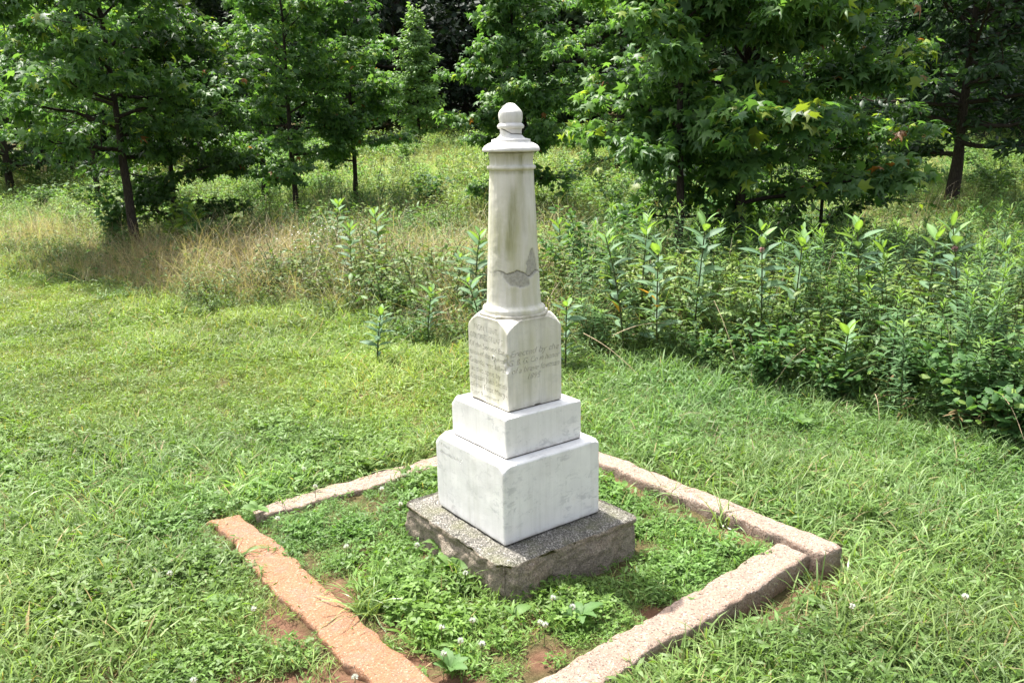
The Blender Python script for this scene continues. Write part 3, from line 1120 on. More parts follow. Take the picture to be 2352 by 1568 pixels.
def tree(name, label, cat, x, y, H, z0, prof, nb, nleaf, ls, seed, tr, lean=(0, 0), leaf=STAR, mat=None, lo=G_LO, hi=G_HI, young=0.03, part_leaves=0, group=None, rise=(0.5, 0.9), gap=0.25, zb=None, squash=1.0, two=False):
    """prof: list of (height fraction of crown, radius)"""
    r = np.random.default_rng(seed)
    zb = tz(x, y) if zb is None else zb
    root = empty(name, (x, y, zb))
    tag(root, label, cat, group)
    mat = mat or M_GUM
    ph = np.array([p[0] for p in prof])
    pr = np.array([p[1] for p in prof])
    k = 14
    tzv = np.linspace(-0.15, H, k)
    wob = np.cumsum(r.normal(0, 0.012 * H / 6, (k, 2)), 0)
    tp = np.stack([lean[0] * tzv / H + wob[:, 0], lean[1] * tzv / H + wob[:, 1], tzv], 1)
    tp[:2, :2] *= 0.3
    trd = tr * (1 - 0.92 * np.clip(tzv / H, 0, 1) ** 0.8)
    trd[0] *= 1.35
    trd[1] *= 1.1
    V, F, C = tube(tp, trd, 9)
    N = fbm(V, 14, 3, seed) * tr * 0.10
    V[:, :2] += N[:, None] * unit(V[:, :2] - np.interp(V[:, 2], tzv, tp[:, 0])[:, None] * [[1, 0]])
    obj("trunk", mesh_from("trunk", V, F, M_BARK), root)
    samples, dirs, wts = [], [], []
    ga = r.random() * 6.28
    bh = z0 + (H - z0) * (np.linspace(0.0, 0.97, nb) ** 0.92)
    twig_parts = []
    for i in range(nb):
        hz = bh[i] + r.normal(0, 0.04)
        t = np.clip((hz - z0) / (H - z0), 0, 1)
        L = np.interp(t, ph, pr) * (0.72 + 0.4 * r.random())
        ga += 2.399 + r.normal(0, 0.35)
        el = rise[0] + (rise[1] - rise[0]) * t + r.normal(0, 0.22)
        d0 = np.array([math.cos(ga) * math.cos(el), math.sin(ga) * math.cos(el), math.sin(el)])
        d1 = np.array([math.cos(ga), math.sin(ga), 0.12 + 0.3 * t])
        b0 = np.array([np.interp(hz, tzv, tp[:, 0]), np.interp(hz, tzv, tp[:, 1]), hz])
        s = np.linspace(0, 1, 7)
        bp = b0 + (s[:, None] * L) * (d0 * (1 - 0.55 * s[:, None]) + d1 * 0.55 * s[:, None]) / 1.0
        bp[1:, :] += r.normal(0, 0.035 * L, (6, 3)) * s[1:, None]
        br = max(0.006, 0.42 * tr * (1 - 0.75 * t))
        parts = [tube(bp, br * (1 - 0.85 * s), 5)]
        ns = int(6 + 5 * L / max(pr.max(), 0.1))
        for j in range(ns):
            f = 0.10 + 0.90 * (j + r.random()) / ns
            p0 = np.array([np.interp(f, s, bp[:, q]) for q in range(3)])
            dd = unit(d1 * 0.7 + r.normal(0, 0.75, 3) * np.array([1, 1, 0.45]) + np.array([0, 0, 0.15]))
            l2 = L * (0.20 + 0.26 * r.random()) * (1.1 - 0.4 * f)
            q = np.linspace(0, 1, 4)
            tpnt = p0 + dd * (q[:, None] * l2) + np.array([0, 0, -0.12 * l2]) * (q[:, None] ** 2)
            parts.append(tube(tpnt, br * 0.28 * (1 - 0.7 * q) + 0.0012, 3))
            m = 7
            w = np.linspace(0.25, 1.0, m)
            samples.append(p0 + dd * (w[:, None] * l2) + np.array([0, 0, -0.12 * l2]) * (w[:, None] ** 2))
            dirs.append(np.tile(dd, (m, 1)))
            wts.append(np.full(m, (0.4 + r.random()) * l2))
        m = 5
        w = np.linspace(0.5, 1.0, m)
        samples.append(np.stack([np.interp(w, s, bp[:, q]) for q in range(3)], 1))
        dirs.append(np.tile(unit(d1), (m, 1)))
        wts.append(np.full(m, 0.3 * L))
        v, f_, c_ = join(parts)
        obj("branch", mesh_from("branch", v, f_, M_BARK), root)
    S = np.concatenate(samples)
    D = np.concatenate(dirs)
    Wt = np.concatenate(wts)
    # leave some of the crown thin so that what is behind shows through
    holes = fbm(S, 1.1 * 2.5 / max(pr.max(), 0.6), 3, seed + 5)
    Wt = Wt * np.where(holes < -gap, 0.25, 1.0)
    pick = r.choice(len(S), nleaf, p=Wt / Wt.sum())
    rnd = r.normal(0, 1, (nleaf, 3))
    az = r.random(nleaf) * 2 * PI
    outw = unit(np.stack([np.cos(az), np.sin(az), 0.15 * rnd[:, 0]], 1) + D[pick] * 0.7)
    pos = S[pick] + outw * ls * (0.4 + 0.5 * r.random((nleaf, 1))) + rnd * ls * 0.22
    pos[:, 2] = (pos[:, 2] - 0) * 1.0
    nrm = np.array([0, 0, 0.85]) + outw * 0.35 + r.normal(0, 0.50, (nleaf, 3))
    tip = outw + np.array([0, 0, -0.45]) + r.normal(0, 0.3, (nleaf, 3))
    R = rot_from(nrm, tip)
    sc = ls * (0.50 + 0.68 * r.random(nleaf))
    cc = leaf_colors(nleaf, r, lo, hi)
    # young yellow-green leaves sit at the shoot ends, outermost and topmost
    radial = np.hypot(pos[:, 0], pos[:, 1]) / np.maximum(np.interp(np.clip((pos[:, 2] - z0) / (H - z0), 0, 1), ph, pr), 0.1)
    yk = (r.random(nleaf) < young * (0.4 + 2.2 * sstep(0.75, 1.15, radial)))
    cc[yk] = np.array((0.22, 0.30, 0.045)) * (0.8 + 0.6 * r.random((yk.sum(), 1)))
    red = yk & (r.random(nleaf) < 0.10)
    cc[red] = np.array((0.30, 0.13, 0.04))
    rest = np.ones(nleaf, bool)
    if part_leaves:
        # the leaves that face the viewer at the outside of the crown become objects of their own
        front = -(pos[:, 1]) + 0.15 * r.random(nleaf)
        cand = np.argsort(-front)[:part_leaves]
        rest[cand] = False
        lib = []
        for c in (lo, tuple(0.5 * (np.array(lo) + np.array(hi))), hi, (0.17, 0.22, 0.035)):
            lib.append(mesh_from("leaf", STAR[0], STAR[1], mat, False, np.tile(np.array(c), (len(STAR[0]), 1))))
        lum = cc[:, 1]
        for i in cand:
            li = 3 if yk[i] else int(np.clip((lum[i] - lo[1]) / (hi[1] - lo[1]) * 3, 0, 2))
            e = Matrix([list(R[i][q]) for q in range(3)]).to_euler()
            obj("leaf", lib[li], root, tuple(pos[i]), e, (sc[i],) * 3)
    if leaf is STAR:
        h = rest & (np.arange(nleaf) % 2 == 0)
        g = rest & ~h
        V, F, C = join([stamp(STAR[0], STAR[1], pos[h], R[h], sc[h], cc[h]), stamp(STAR_CURLED[0], STAR_CURLED[1], pos[g], R[g], sc[g], cc[g])])
    else:
        V, F, C = stamp(leaf[0], leaf[1], pos[rest], R[rest], sc[rest], cc[rest])
    co = obj("crown", mesh_from("crown", V, F, mat, False, C), root)
    if part_leaves:
        co['kind'] = 'stuff'
    return root


def copy_tree(root, loc, rz, scl, label, group=None):
    r = root.copy()
    COL.objects.link(r)
    r.location = loc
    r.rotation_euler = (0, 0, rz)
    r.scale = (scl,) * 3
    r['label'] = label
    if group:
        r['group'] = group
    for ch in list(root.children):
        c = ch.copy()
        COL.objects.link(c)
        c.parent = r
    return r


# ------------------------------------------------------------------ trees of the meadow
def px(u, d, v=400):
    return at_y(u, v, d)[0]


CONE = [(0, 0.75), (0.12, 1.0), (0.35, 0.95), (0.7, 0.55), (1.0, 0.08)]
OVO = [(0, 0.55), (0.2, 0.95), (0.45, 1.0), (0.75, 0.75), (1.0, 0.12)]


def pf(p, r):
    return [(a, b * r) for a, b in p]


BELL = [(0, 0.72), (0.10, 1.0), (0.35, 1.0), (0.6, 0.85), (0.85, 0.5), (1.0, 0.10)]
tree("sweetgum_tree", "slim sweetgum at the meadow edge on the left with a bare lower trunk", "tree", px(312, 11.7, 560), 11.7, 4.8, 1.45, pf(BELL, 1.85), 30, 8500, 0.165, 11, 0.078, (-0.22, 0.1), part_leaves=160, young=0.06, rise=(0.12, 0.9), gap=0.45)
tree("sweetgum_tree", "broad leafy sweetgum right of the monument with pale star leaves towards the viewer", "tree", px(1690, 9.7, 520), 9.7, 5.0, 0.50, pf(BELL, 1.82), 42, 14500, 0.180, 12, 0.068, (0.1, 0.0), part_leaves=280, young=0.09, rise=(0.1, 0.95), gap=0.45)
tree("sweetgum_tree", "thin trunked sweetgum standing just left of the broad right-hand sweetgum", "tree", px(1556, 8.9, 480), 8.9, 4.2, 1.22, pf(BELL, 0.95), 18, 3600, 0.155, 13, 0.058, (-0.1, 0.1), young=0.05)
tree("sweetgum_tree", "dense pointed sweetgum directly behind the monument column", "tree", px(1225, 14.5, 480), 14.5, 4.6, 0.60, pf([(0, 0.8), (0.10, 1.02), (0.35, 1.0), (0.7, 0.62), (1.0, 0.1)], 1.15), 36, 9000, 0.155, 14, 0.07, (-0.45, 0), young=0.03, rise=(0.0, 0.9), gap=0.5)
tree("sweetgum_tree", "sweetgum with a straight thin trunk, left of the middle of the meadow", "tree", px(682, 15.5, 480), 15.5, 5.2, 0.95, pf(BELL, 1.5), 34, 9000, 0.15, 15, 0.062, (0.0, 0), young=0.04, rise=(0.0, 0.9), gap=0.5)
tree("sweetgum_tree", "slender sweetgum with the darkest thin trunk, next to the small conical tree", "tree", px(818, 17.0, 480), 17.0, 4.7, 0.95, pf(CONE, 1.22), 30, 7000, 0.15, 16, 0.058, (0.0, 0), young=0.03, rise=(0.0, 0.9), gap=0.5)
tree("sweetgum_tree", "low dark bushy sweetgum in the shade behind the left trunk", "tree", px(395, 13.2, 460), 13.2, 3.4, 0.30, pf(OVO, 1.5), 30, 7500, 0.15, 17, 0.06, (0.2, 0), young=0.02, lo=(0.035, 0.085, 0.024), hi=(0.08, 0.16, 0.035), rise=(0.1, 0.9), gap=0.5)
tree("sweetgum_tree", "half hidden sweetgum whose trunk shows between two slimmer trunks on the left", "tree", px(608, 18.5, 440), 18.5, 5.4, 0.8, pf(BELL, 1.6), 28, 6500, 0.15, 18, 0.07, (0, 0), young=0.03, rise=(0.0, 0.9), gap=0.5)
tree("conical_tree", "small pale conical tree standing alone on the rising meadow", "tree", px(963, 29.0, 330), 29.0, 4.75, 0.60, pf([(0, 0.8), (0.1, 1.0), (0.3, 0.92), (0.65, 0.5), (1.0, 0.05)], 1.05), 54, 8500, 0.16, 19, 0.07, (0, 0), leaf=OVAL, young=0.0, lo=(0.11, 0.21, 0.075), hi=(0.20, 0.32, 0.105), rise=(0.3, 1.1), gap=0.6)
tree("dark_oak_tree", "tall dark tree with a heavy black trunk at the far right", "tree", px(2190, 15.5, 420), 15.5, 6.0, 1.05, pf(BELL, 2.7), 46, 20000, 0.185, 20, 0.125, (0.15, 0), leaf=OVAL, young=0.0, lo=(0.020, 0.050, 0.024), hi=(0.048, 0.095, 0.040), rise=(0.0, 0.8), gap=0.5)  # leaf colours darkened to stand for the shade this crown is in
tree("vine_covered_tree", "dark vine covered sapling draped to the ground right of the broad sweetgum", "tree", px(1890, 11.4, 480), 11.4, 3.1, 0.10, pf([(0, 0.9), (0.2, 1.0), (0.6, 0.85), (1.0, 0.15)], 1.10), 30, 9000, 0.11, 21, 0.03, (0, 0), leaf=OVAL, young=0.03, lo=(0.032, 0.080, 0.022), hi=(0.07, 0.14, 0.034), gap=0.6)
tree("sweetgum_tree", "tree with its crown rising behind the left sweetgum, yellow green at the top", "tree", px(225, 19.0, 420), 19.0, 5.8, 1.1, pf(BELL, 2.0), 30, 8000, 0.16, 22, 0.07, (0, 0), young=0.10, rise=(0.0, 0.9), gap=0.5)
tree("dark_oak_tree", "dark spreading tree at the far left edge over brown grass", "tree", px(20, 25.0, 400), 25.0, 6.0, 0.8, pf(BELL, 2.7), 34, 9500, 0.19, 23, 0.12, (0, 0), leaf=OVAL, lo=(0.03, 0.075, 0.025), hi=(0.07, 0.14, 0.04), young=0.0, rise=(0.0, 0.7), gap=0.6)
tree("sweetgum_tree", "light green tree between the monument and the broad right sweetgum, farther back", "tree", px(1420, 21.0, 350), 21.0, 5.8, 0.4, pf(BELL, 1.9), 32, 8500, 0.17, 24, 0.08, (0, 0), young=0.04, rise=(0.0, 0.9), gap=0.5)
tree("sweetgum_tree", "leafy tree filling the gap between the broad right sweetgum and the heavy black trunk", "tree", px(2010, 20.0, 380), 20.0, 5.8, 0.9, pf(BELL, 1.9), 30, 7500, 0.16, 25, 0.07, (0, 0), young=0.05, rise=(0.0, 0.9), gap=0.5)

# forest behind
forest = []
fr = np.random.default_rng(5)
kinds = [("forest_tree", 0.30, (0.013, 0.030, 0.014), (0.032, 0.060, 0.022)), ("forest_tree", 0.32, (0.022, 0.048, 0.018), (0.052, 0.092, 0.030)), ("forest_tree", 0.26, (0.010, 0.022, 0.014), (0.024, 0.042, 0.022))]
spots = [(-30, 42, 0), (-25, 37, 1), (-21.5, 44, 2), (-18, 39, 0), (-14.5, 43, 1), (-11, 40, 2), (-8, 45, 0), (-5.2, 42, 2), (-2.2, 46, 2), (0.8, 43, 2), (3.6, 39, 1), (6.8, 43, 0), (10, 38, 2), (13.5, 42, 0), (17, 38, 2), (20.5, 42, 0), (24, 39, 2), (28, 43, 1), (32, 39, 0),
         (-16, 31, 0), (-21, 28, 1), (15, 27, 2), (19, 31, 0), (8.5, 31, 1), (-6.5, 52, 0), (-1, 53, 2), (4.5, 51, 2), (10, 52, 0), (-12, 52, 1), (16, 50, 2), (-18, 51, 0), (22, 51, 2), (-26, 52, 1), (29, 52, 0)]
protos = []
for i, (nm, ls, lo, hi) in enumerate(kinds):
    x, y, _ = [s for s in spots if s[2] == i][0]
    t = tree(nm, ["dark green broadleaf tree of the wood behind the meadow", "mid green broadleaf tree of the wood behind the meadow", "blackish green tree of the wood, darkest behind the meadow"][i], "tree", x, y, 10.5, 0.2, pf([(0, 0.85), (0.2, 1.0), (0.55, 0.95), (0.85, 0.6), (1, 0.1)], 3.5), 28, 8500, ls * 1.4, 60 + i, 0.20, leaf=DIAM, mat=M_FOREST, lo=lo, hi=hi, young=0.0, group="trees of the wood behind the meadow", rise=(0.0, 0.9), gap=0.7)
    protos.append(t)
used = set()
for (x, y, k) in spots:
    if k not in used:
        used.add(k)
        continue
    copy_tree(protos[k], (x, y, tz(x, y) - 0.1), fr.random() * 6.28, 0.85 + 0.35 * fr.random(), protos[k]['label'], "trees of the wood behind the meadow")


def far_wood():
    r = np.random.default_rng(12)
    n = 26000
    x = (r.random(n) * 2 - 1) * 62
    y = 58 + 12 * r.random(n)
    top = 9.5 + 3.0 * noise2(x, y, 0.12, 9)
    z = terrain(x, y) + top * r.random(n) ** 0.8
    pos = np.stack([x, y, z], 1)
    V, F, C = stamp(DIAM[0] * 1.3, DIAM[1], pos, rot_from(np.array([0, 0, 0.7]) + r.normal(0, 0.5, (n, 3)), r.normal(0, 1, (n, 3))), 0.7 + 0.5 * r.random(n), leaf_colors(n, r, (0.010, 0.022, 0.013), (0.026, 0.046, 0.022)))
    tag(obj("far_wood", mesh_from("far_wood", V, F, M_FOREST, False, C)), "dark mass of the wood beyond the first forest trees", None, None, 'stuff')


far_wood()

# ------------------------------------------------------------------ scatter of stuff with geometry nodes
def scatter(name, label, pts, rot, scl, tint, idx, meshes):
    lib = bpy.data.collections.new(name + "_library")
    for i, m in enumerate(meshes):
        o = bpy.data.objects.new("%s_%02d" % (name, i), m)
        lib.objects.link(o)
    me = bpy.data.meshes.new(name)
    n = len(pts)
    me.vertices.add(n)
    me.vertices.foreach_set('co', np.asarray(pts, np.float32).ravel())
    for nm, typ, dat, key in (('rot', 'FLOAT_VECTOR', rot, 'vector'), ('scl', 'FLOAT_VECTOR', scl, 'vector'), ('tint', 'FLOAT_VECTOR', tint, 'vector')):
        a = me.attributes.new(nm, typ, 'POINT')
        a.data.foreach_set(key, np.asarray(dat, np.float32).ravel())
    a = me.attributes.new('idx', 'INT', 'POINT')
    a.data.foreach_set('value', np.asarray(idx, np.int32))
    o = obj(name, me)
    tag(o, label, None, None, 'stuff')
    ng = bpy.data.node_groups.new(name + "_nodes", 'GeometryNodeTree')
    ng.interface.new_socket('Geometry', in_out='INPUT', socket_type='NodeSocketGeometry')
    ng.interface.new_socket('Geometry', in_out='OUTPUT', socket_type='NodeSocketGeometry')
    gi = ng.nodes.new('NodeGroupInput')
    go = ng.nodes.new('NodeGroupOutput')
    ci = ng.nodes.new('GeometryNodeCollectionInfo')
    ci.inputs['Collection'].default_value = lib
    ci.inputs['Separate Children'].default_value = True
    ci.inputs['Reset Children'].default_value = True
    ip = ng.nodes.new('GeometryNodeInstanceOnPoints')
    ip.inputs['Pick Instance'].default_value = True
    def named(nm, dt):
        a = ng.nodes.new('GeometryNodeInputNamedAttribute')
        a.data_type = dt
        a.inputs[0].default_value = nm
        return [s for s in a.outputs if s.enabled and s.name == 'Attribute'][0]
    L = ng.links.new
    L(gi.outputs[0], ip.inputs['Points'])
    L(ci.outputs[0], ip.inputs['Instance'])
    L(named('idx', 'INT'), ip.inputs['Instance Index'])
    L(named('rot', 'FLOAT_VECTOR'), ip.inputs['Rotation'])
    L(named('scl', 'FLOAT_VECTOR'), ip.inputs['Scale'])
    L(ip.outputs[0], go.inputs[0])
    md = o.modifiers.new('scatter', 'NODES')
    md.node_group = ng
    return o


def blades(n, r, rad, L, W, bend, lo, hi, spread=0.9, upright=0.5, segs=3, dry=0.0, dryc=(0.34, 0.28, 0.14), center=False):
    """a small patch of curved grass blades"""
    ang = r.random(n) * 2 * PI
    rr = rad * np.sqrt(r.random(n)) * (0.25 if center else 1.0)
    base = np.stack([rr * np.cos(ang), rr * np.sin(ang), np.full(n, -0.008)], 1)
    az = r.random(n) * 2 * PI if not center else ang + r.normal(0, 0.5, n)
    ln = L[0] + (L[1] - L[0]) * r.random(n)
    wd = W[0] + (W[1] - W[0]) * r.random(n)
    el0 = np.clip(upright + r.normal(0, 0.35, n), 0.1, 1.5)
    bd = bend * (0.4 + 1.1 * r.random(n))
    c = leaf_colors(n, r, lo, hi)
    if dry:
        k = r.random(n) < dry
        c[k] = np.array(dryc) * (0.6 + 0.7 * r.random((k.sum(), 1)))
    V = np.zeros((n, 2 * segs + 1, 3))
    p = base.copy()
    el = el0.copy()
    tw = r.normal(0, 0.7, n)
    side = np.stack([-np.sin(az + tw * 0.3), np.cos(az + tw * 0.3), 0.45 * np.sin(tw)], 1)
    prof = [0.8, 1.0, 0.75, 0.5]
    for s in range(segs + 1):
        if s < segs:
            w = wd * prof[min(s, 3)] * 0.5
            V[:, 2 * s] = p - side * w[:, None]
            V[:, 2 * s + 1] = p + side * w[:, None]
        else:
            V[:, 2 * s] = p
        d = np.stack([np.cos(az) * np.cos(el), np.sin(az) * np.cos(el), np.sin(el)], 1)
        p = p + d * (ln / segs)[:, None]
        el = el - bd / segs
    k = 2 * segs + 1
    q = np.array([(2 * s, 2 * s + 1, 2 * s + 3, 2 * s + 2) for s in range(segs - 1)])
    t = np.array([(2 * segs - 2, 2 * segs - 1, 2 * segs)])
    off = (np.arange(n) * k)[:, None, None]
    F = [(q[None] + off).reshape(-1, 4), (t[None] + off).reshape(-1, 3)]
    V = V.reshape(-1, 3)
    V[:, 2] = np.maximum(V[:, 2], -0.01)
    return V, F, np.repeat(c, k, 0)


LG_LO, LG_HI = (0.112, 0.188, 0.054), (0.250, 0.355, 0.120)


def clover(n, r, rad, lo=(0.075, 0.145, 0.028), hi=(0.160, 0.270, 0.065)):
    a = np.linspace(0, 2 * PI, 7)[:-1]
    lf = np.array([(0.0, 0.0, 0.0)] + [(0.45 * math.sin(t), 0.55 - 0.5 * math.cos(t), 0.03 * math.cos(2 * t)) for t in a])
    lf = np.array([(0, 0, 0), (0.34, 0.32, 0.06), (0.46, 0.72, 0.05), (0.2, 1.0, 0.0), (0, 0.92, -0.03), (-0.2, 1.0, 0.0), (-0.46, 0.72, 0.05), (-0.34, 0.32, 0.06)])
    f = [np.array([(0, 1, 2, 4), (0, 4, 6, 7)]), np.array([(2, 3, 4), (4, 5, 6)])]
    P = rad * np.sqrt(r.random((n, 1))) * unit(r.normal(0, 1, (n, 2)))
    h = 0.018 + 0.04 * r.random(n)
    pos, R, sc, cc = [], [], [], []
    col = leaf_colors(n, r, lo, hi)
    parts = []
    nrm0 = np.array([0, 0, 1.0]) + r.normal(0, 0.30, (n, 3))
    az0 = r.random(n) * 6.28
    for k in range(3):
        az = az0 + k * 2.094
        tip = np.stack([np.cos(az), np.sin(az), np.full(n, -0.1)], 1)
        Rk = rot_from(nrm0, tip)
        parts.append(stamp(lf, f, np.concatenate([P, h[:, None]], 1), Rk, 0.009 + 0.008 * r.random(n), col))
    return join(parts)


def broad(n, r, rad, L=(0.025, 0.052), lo=(0.085, 0.155, 0.026), hi=(0.175, 0.295, 0.085)):
    """low creeping grass with short wide blades"""
    P = rad * np.sqrt(r.random((n, 1))) * unit(r.normal(0, 1, (n, 2)))
    h = 0.008 + 0.045 * r.random(n)
    az = r.random(n) * 6.28
    tip = np.stack([np.cos(az), np.sin(az), 0.25 + r.normal(0, 0.35, n)], 1)
    nrm = np.stack([-0.3 * np.cos(az), -0.3 * np.sin(az), np.ones(n)], 1) + r.normal(0, 0.35, (n, 3))
    t = (NARROW[0] * np.array([1.25, 1, 1.6]), NARROW[1])
    return stamp(t[0], t[1], np.concatenate([P, h[:, None]], 1), rot_from(nrm, tip), L[0] + (L[1] - L[0]) * r.random(n), leaf_colors(n, r, lo, hi))


def as_mesh(name, d, mat):
    return mesh_from(name, d[0], d[1], mat, False, d[2])


r0 = np.random.default_rng(3)
lawn_lib, kind_of = [], []
for i in range(5):
    lawn_lib.append(as_mesh("fine_grass", join([blades(74, r0, 0.085, (0.035, 0.10), (0.0018, 0.0038), 0.8, LG_LO, LG_HI, upright=0.75, dry=0.07), broad(14, r0, 0.085)]), M_GRASS))
for i in range(4):
    lawn_lib.append(as_mesh("broad_grass", join([broad(38, r0, 0.085), blades(26, r0, 0.08, (0.05, 0.11), (0.003, 0.005), 1.0, LG_LO, LG_HI, upright=0.8, dry=0.05)]), M_GRASS))
for i in range(3):
    lawn_lib.append(as_mesh("clover_patch", join([clover(44, r0, 0.085), broad(16, r0, 0.08), blades(6, r0, 0.08, (0.04, 0.09), (0.003, 0.005), 1.0, LG_LO, LG_HI, upright=0.8)]), M_GRASS))
for i in range(3):
    lawn_lib.append(as_mesh("long_grass", join([blades(24, r0, 0.09, (0.09, 0.18), (0.004, 0.007), 1.2, LG_LO, LG_HI, upright=0.85, segs=4, dry=0.10), broad(10, r0, 0.08)]), M_GRASS))
for i in range(2):
    lawn_lib.append(as_mesh("dry_thatch", blades(26, r0, 0.09, (0.04, 0.11), (0.002, 0.0035), 0.5, (0.20, 0.16, 0.08), (0.36, 0.30, 0.17), upright=0.10), M_GRASS))
FINE, BROAD, CLOV, LONG, DRY = (0, 5), (5, 9), (9, 12), (12, 15), (15, 17)


def lawn_points(r):
    out = []
    for (ya, yb, dens) in ((1.7, 3.2, 680), (3.2, 4.6, 520), (4.6, 6.2, 400), (6.2, 8.5, 270), (8.5, 14, 120)):
        hw = 0.72 * yb + 0.5
        n = int(dens * (yb - ya) * 2 * hw)
        x = (r.random(n) * 2 - 1) * hw
        y = ya + (yb - ya) * r.random(n)
        k = np.abs(x) < 0.70 * y + 0.55
        out.append(np.stack([x[k], y[k]], 1))
    return np.concatenate(out)


def in_kerb(a, b_):
    """inside one of the stone bars (local coordinates)"""
    def quad(p0, p1, q0, q1, m=0.0):
        p0, p1, q0, q1 = map(np.array, (p0, p1, q0, q1))
        d = (p1 - p0) / np.linalg.norm(p1 - p0)
        s = ((a - p0[0]) * d[0] + (b_ - p0[1]) * d[1]) / np.linalg.norm(p1 - p0)
        n = np.array([-d[1], d[0]])
        w = np.dot(q0 - p0, n)
        t = ((a - p0[0]) * n[0] + (b_ - p0[1]) * n[1]) / w
        return (s > -0.004) & (s < 1.004) & (t > 0.0 + m) & (t < 1.0 - m)
    return (quad((0.922, -0.845), (0.878, 0.985), (0.815, -0.835), (0.765, 0.86)) | quad((-0.62, -0.872), (0.803, -0.798), (-0.60, -0.735), (0.790, -0.662))
            | quad((-0.925, 0.99), (-0.875, -0.95), (-0.795, 0.955), (-0.715, -0.75)) | quad((-0.735, 0.980), (0.86, 0.972), (-0.755, 0.868), (0.76, 0.842)))


def pick_range(r, rng_, n):
    return r.integers(rng_[0], rng_[1], n)


def build_lawn():
    r = np.random.default_rng(31)
    P = lawn_points(r)
    x, y = P[:, 0], P[:, 1]
    a, b_ = w2l(x, y)
    md = meadow_depth(x, y) + 0.35 * noise2(x, y, 1.3, 41)
    keep = ~in_kerb(a, b_) & ~((np.abs(a) < 0.315) & (np.abs(b_) < 0.335)) & (md < 0.8)
    # keep clear of the stones so the kerb stays visible
    bare = bare_mask(x, y)
    keep &= r.random(len(x)) > bare * 0.97
    strip = (b_ < CO[2] + 0.01) & (b_ > CO[2] - 0.13) & (a > -0.2) & (a < 1.05) | (a > CO[1] - 0.02) & (a < CO[1] + 0.06) & (b_ < 0.2) & (b_ > -1)
    keep &= ~(strip & (r.random(len(x)) < 0.80))
    keep &= ~((a > 0.66) & (a < 0.83) & (b_ > -0.68) & (b_ < 0.5) & (r.random(len(x)) < 0.65))
    keep &= ~((a < CO[0] + 0.02) & (a > CO[0] - 0.07) & (b_ < 0.95) & (r.random(len(x)) < 0.45))
    ins0 = (a > CO[0]) & (a < CO[1]) & (b_ > CO[2]) & (b_ < CO[3])
    thin = noise2(x, y, 5.0, 47)
    keep &= ~(ins0 & (thin > 0.30) & (r.random(len(x)) < 0.75))
    keep &= ~(~ins0 & (noise2(x, y, 3.0, 48) > 0.55) & (y < 4) & (r.random(len(x)) < 0.55))
    x, y, a, b_, md = x[keep], y[keep], a[keep], b_[keep], md[keep]
    n = len(x)
    inside = (a > CO[0]) & (a < CO[1]) & (b_ > CO[2]) & (b_ < CO[3])
    n1 = noise2(x, y, 1.1, 51)
    n2 = noise2(x, y, 2.3, 61)
    u = r.random(n)
    idx = np.where(u < 0.76, pick_range(r, FINE, n), np.where(u < 0.86, pick_range(r, BROAD, n), np.where(u < 0.93, pick_range(r, LONG, n), pick_range(r, DRY, n))))
    lo = (n1 > 0.25) & (r.random(n) < 0.55)
    idx = np.where(lo, pick_range(r, LONG, n), idx)
    cl = ((n2 > 0.15) & (y < 4.5) & (x < 0.2)) & (r.random(n) < 0.25)
    idx = np.where(cl, pick_range(r, CLOV, n), idx)
    ui = r.random(n)
    ii = np.where(ui < 0.30, pick_range(r, BROAD, n), np.where(ui < 0.54, pick_range(r, CLOV, n), np.where(ui < 0.92, pick_range(r, FINE, n), pick_range(r, DRY, n))))
    dryp = (noise2(x, y, 1.4, 57) > 0.35) & (r.random(n) < 0.45)
    idx = np.where(dryp, pick_range(r, DRY, n), idx)
    idx = np.where(inside, ii, idx)
    # shorter right beside the stones
    edge_d = np.minimum.reduce([np.abs(a - CO[0]), np.abs(a - CO[1]), np.abs(b_ - CO[2]), np.abs(b_ - CO[3]), np.abs(a - CI[0]), np.abs(a - CI[1]), np.abs(b_ - CI[2]), np.abs(b_ - CI[3])])
    near = (edge_d < 0.10) & (a > CO[0] - 0.1) & (a < CO[1] + 0.1) & (b_ > CO[2] - 0.1) & (b_ < CO[3] + 0.1)
    sc = 0.75 + 0.5 * r.random(n) + 0.25 * n1
    sc = np.where(near, sc * 0.60, sc)
    sc = np.where(inside, sc * (0.78 + 0.30 * noise2(x, y, 4.0, 45)), sc)
    sc = sc * (1 + 0.10 * sstep(4, 9, y)) * (1 + 0.35 * sstep(-0.5, 0.3, md))
    sc = np.clip(sc, 0.35, 2.2)
    rot = np.zeros((n, 3))
    rot[:, 0] = r.normal(0, 0.10, n)
    rot[:, 1] = r.normal(0, 0.10, n)
    rot[:, 2] = r.random(n) * 6.28
    tint = np.ones((n, 3))
    warm = 0.5 * noise2(x, y, 0.8, 71) + 0.5 * sstep(1.0, -1.0, x) * sstep(3.2, 5.5, y)
    tint *= (1 + 0.20 * noise2(x, y, 1.7, 81) + r.normal(0, 0.10, n))[:, None]
    tint[:, 0] *= 1 + 0.32 * np.clip(warm, -0.6, 1.0)
    tint[:, 1] *= 1 + 0.10 * np.clip(warm, -0.6, 1.0)
    tint[:, 2] *= 1 - 0.15 * np.clip(warm, -1, 1)
    tint[inside] *= np.array([0.88, 0.96, 0.9])
    z = terrain(x, y)
    s3 = np.stack([sc, sc, sc * (0.9 + 0.3 * r.random(n))], 1)
    for sel, nm, lb in ((~inside, "lawn_grass", "mown lawn of mixed bright green grass blades around the monument"), (inside, "clover_cover", "clover and short broad grass filling the kerbed square")):
        scatter(nm, lb, np.stack([x, y, z], 1)[sel], rot[sel], s3[sel], np.clip(tint[sel], 0.4, 1.8), idx[sel], lawn_lib)


build_lawn()

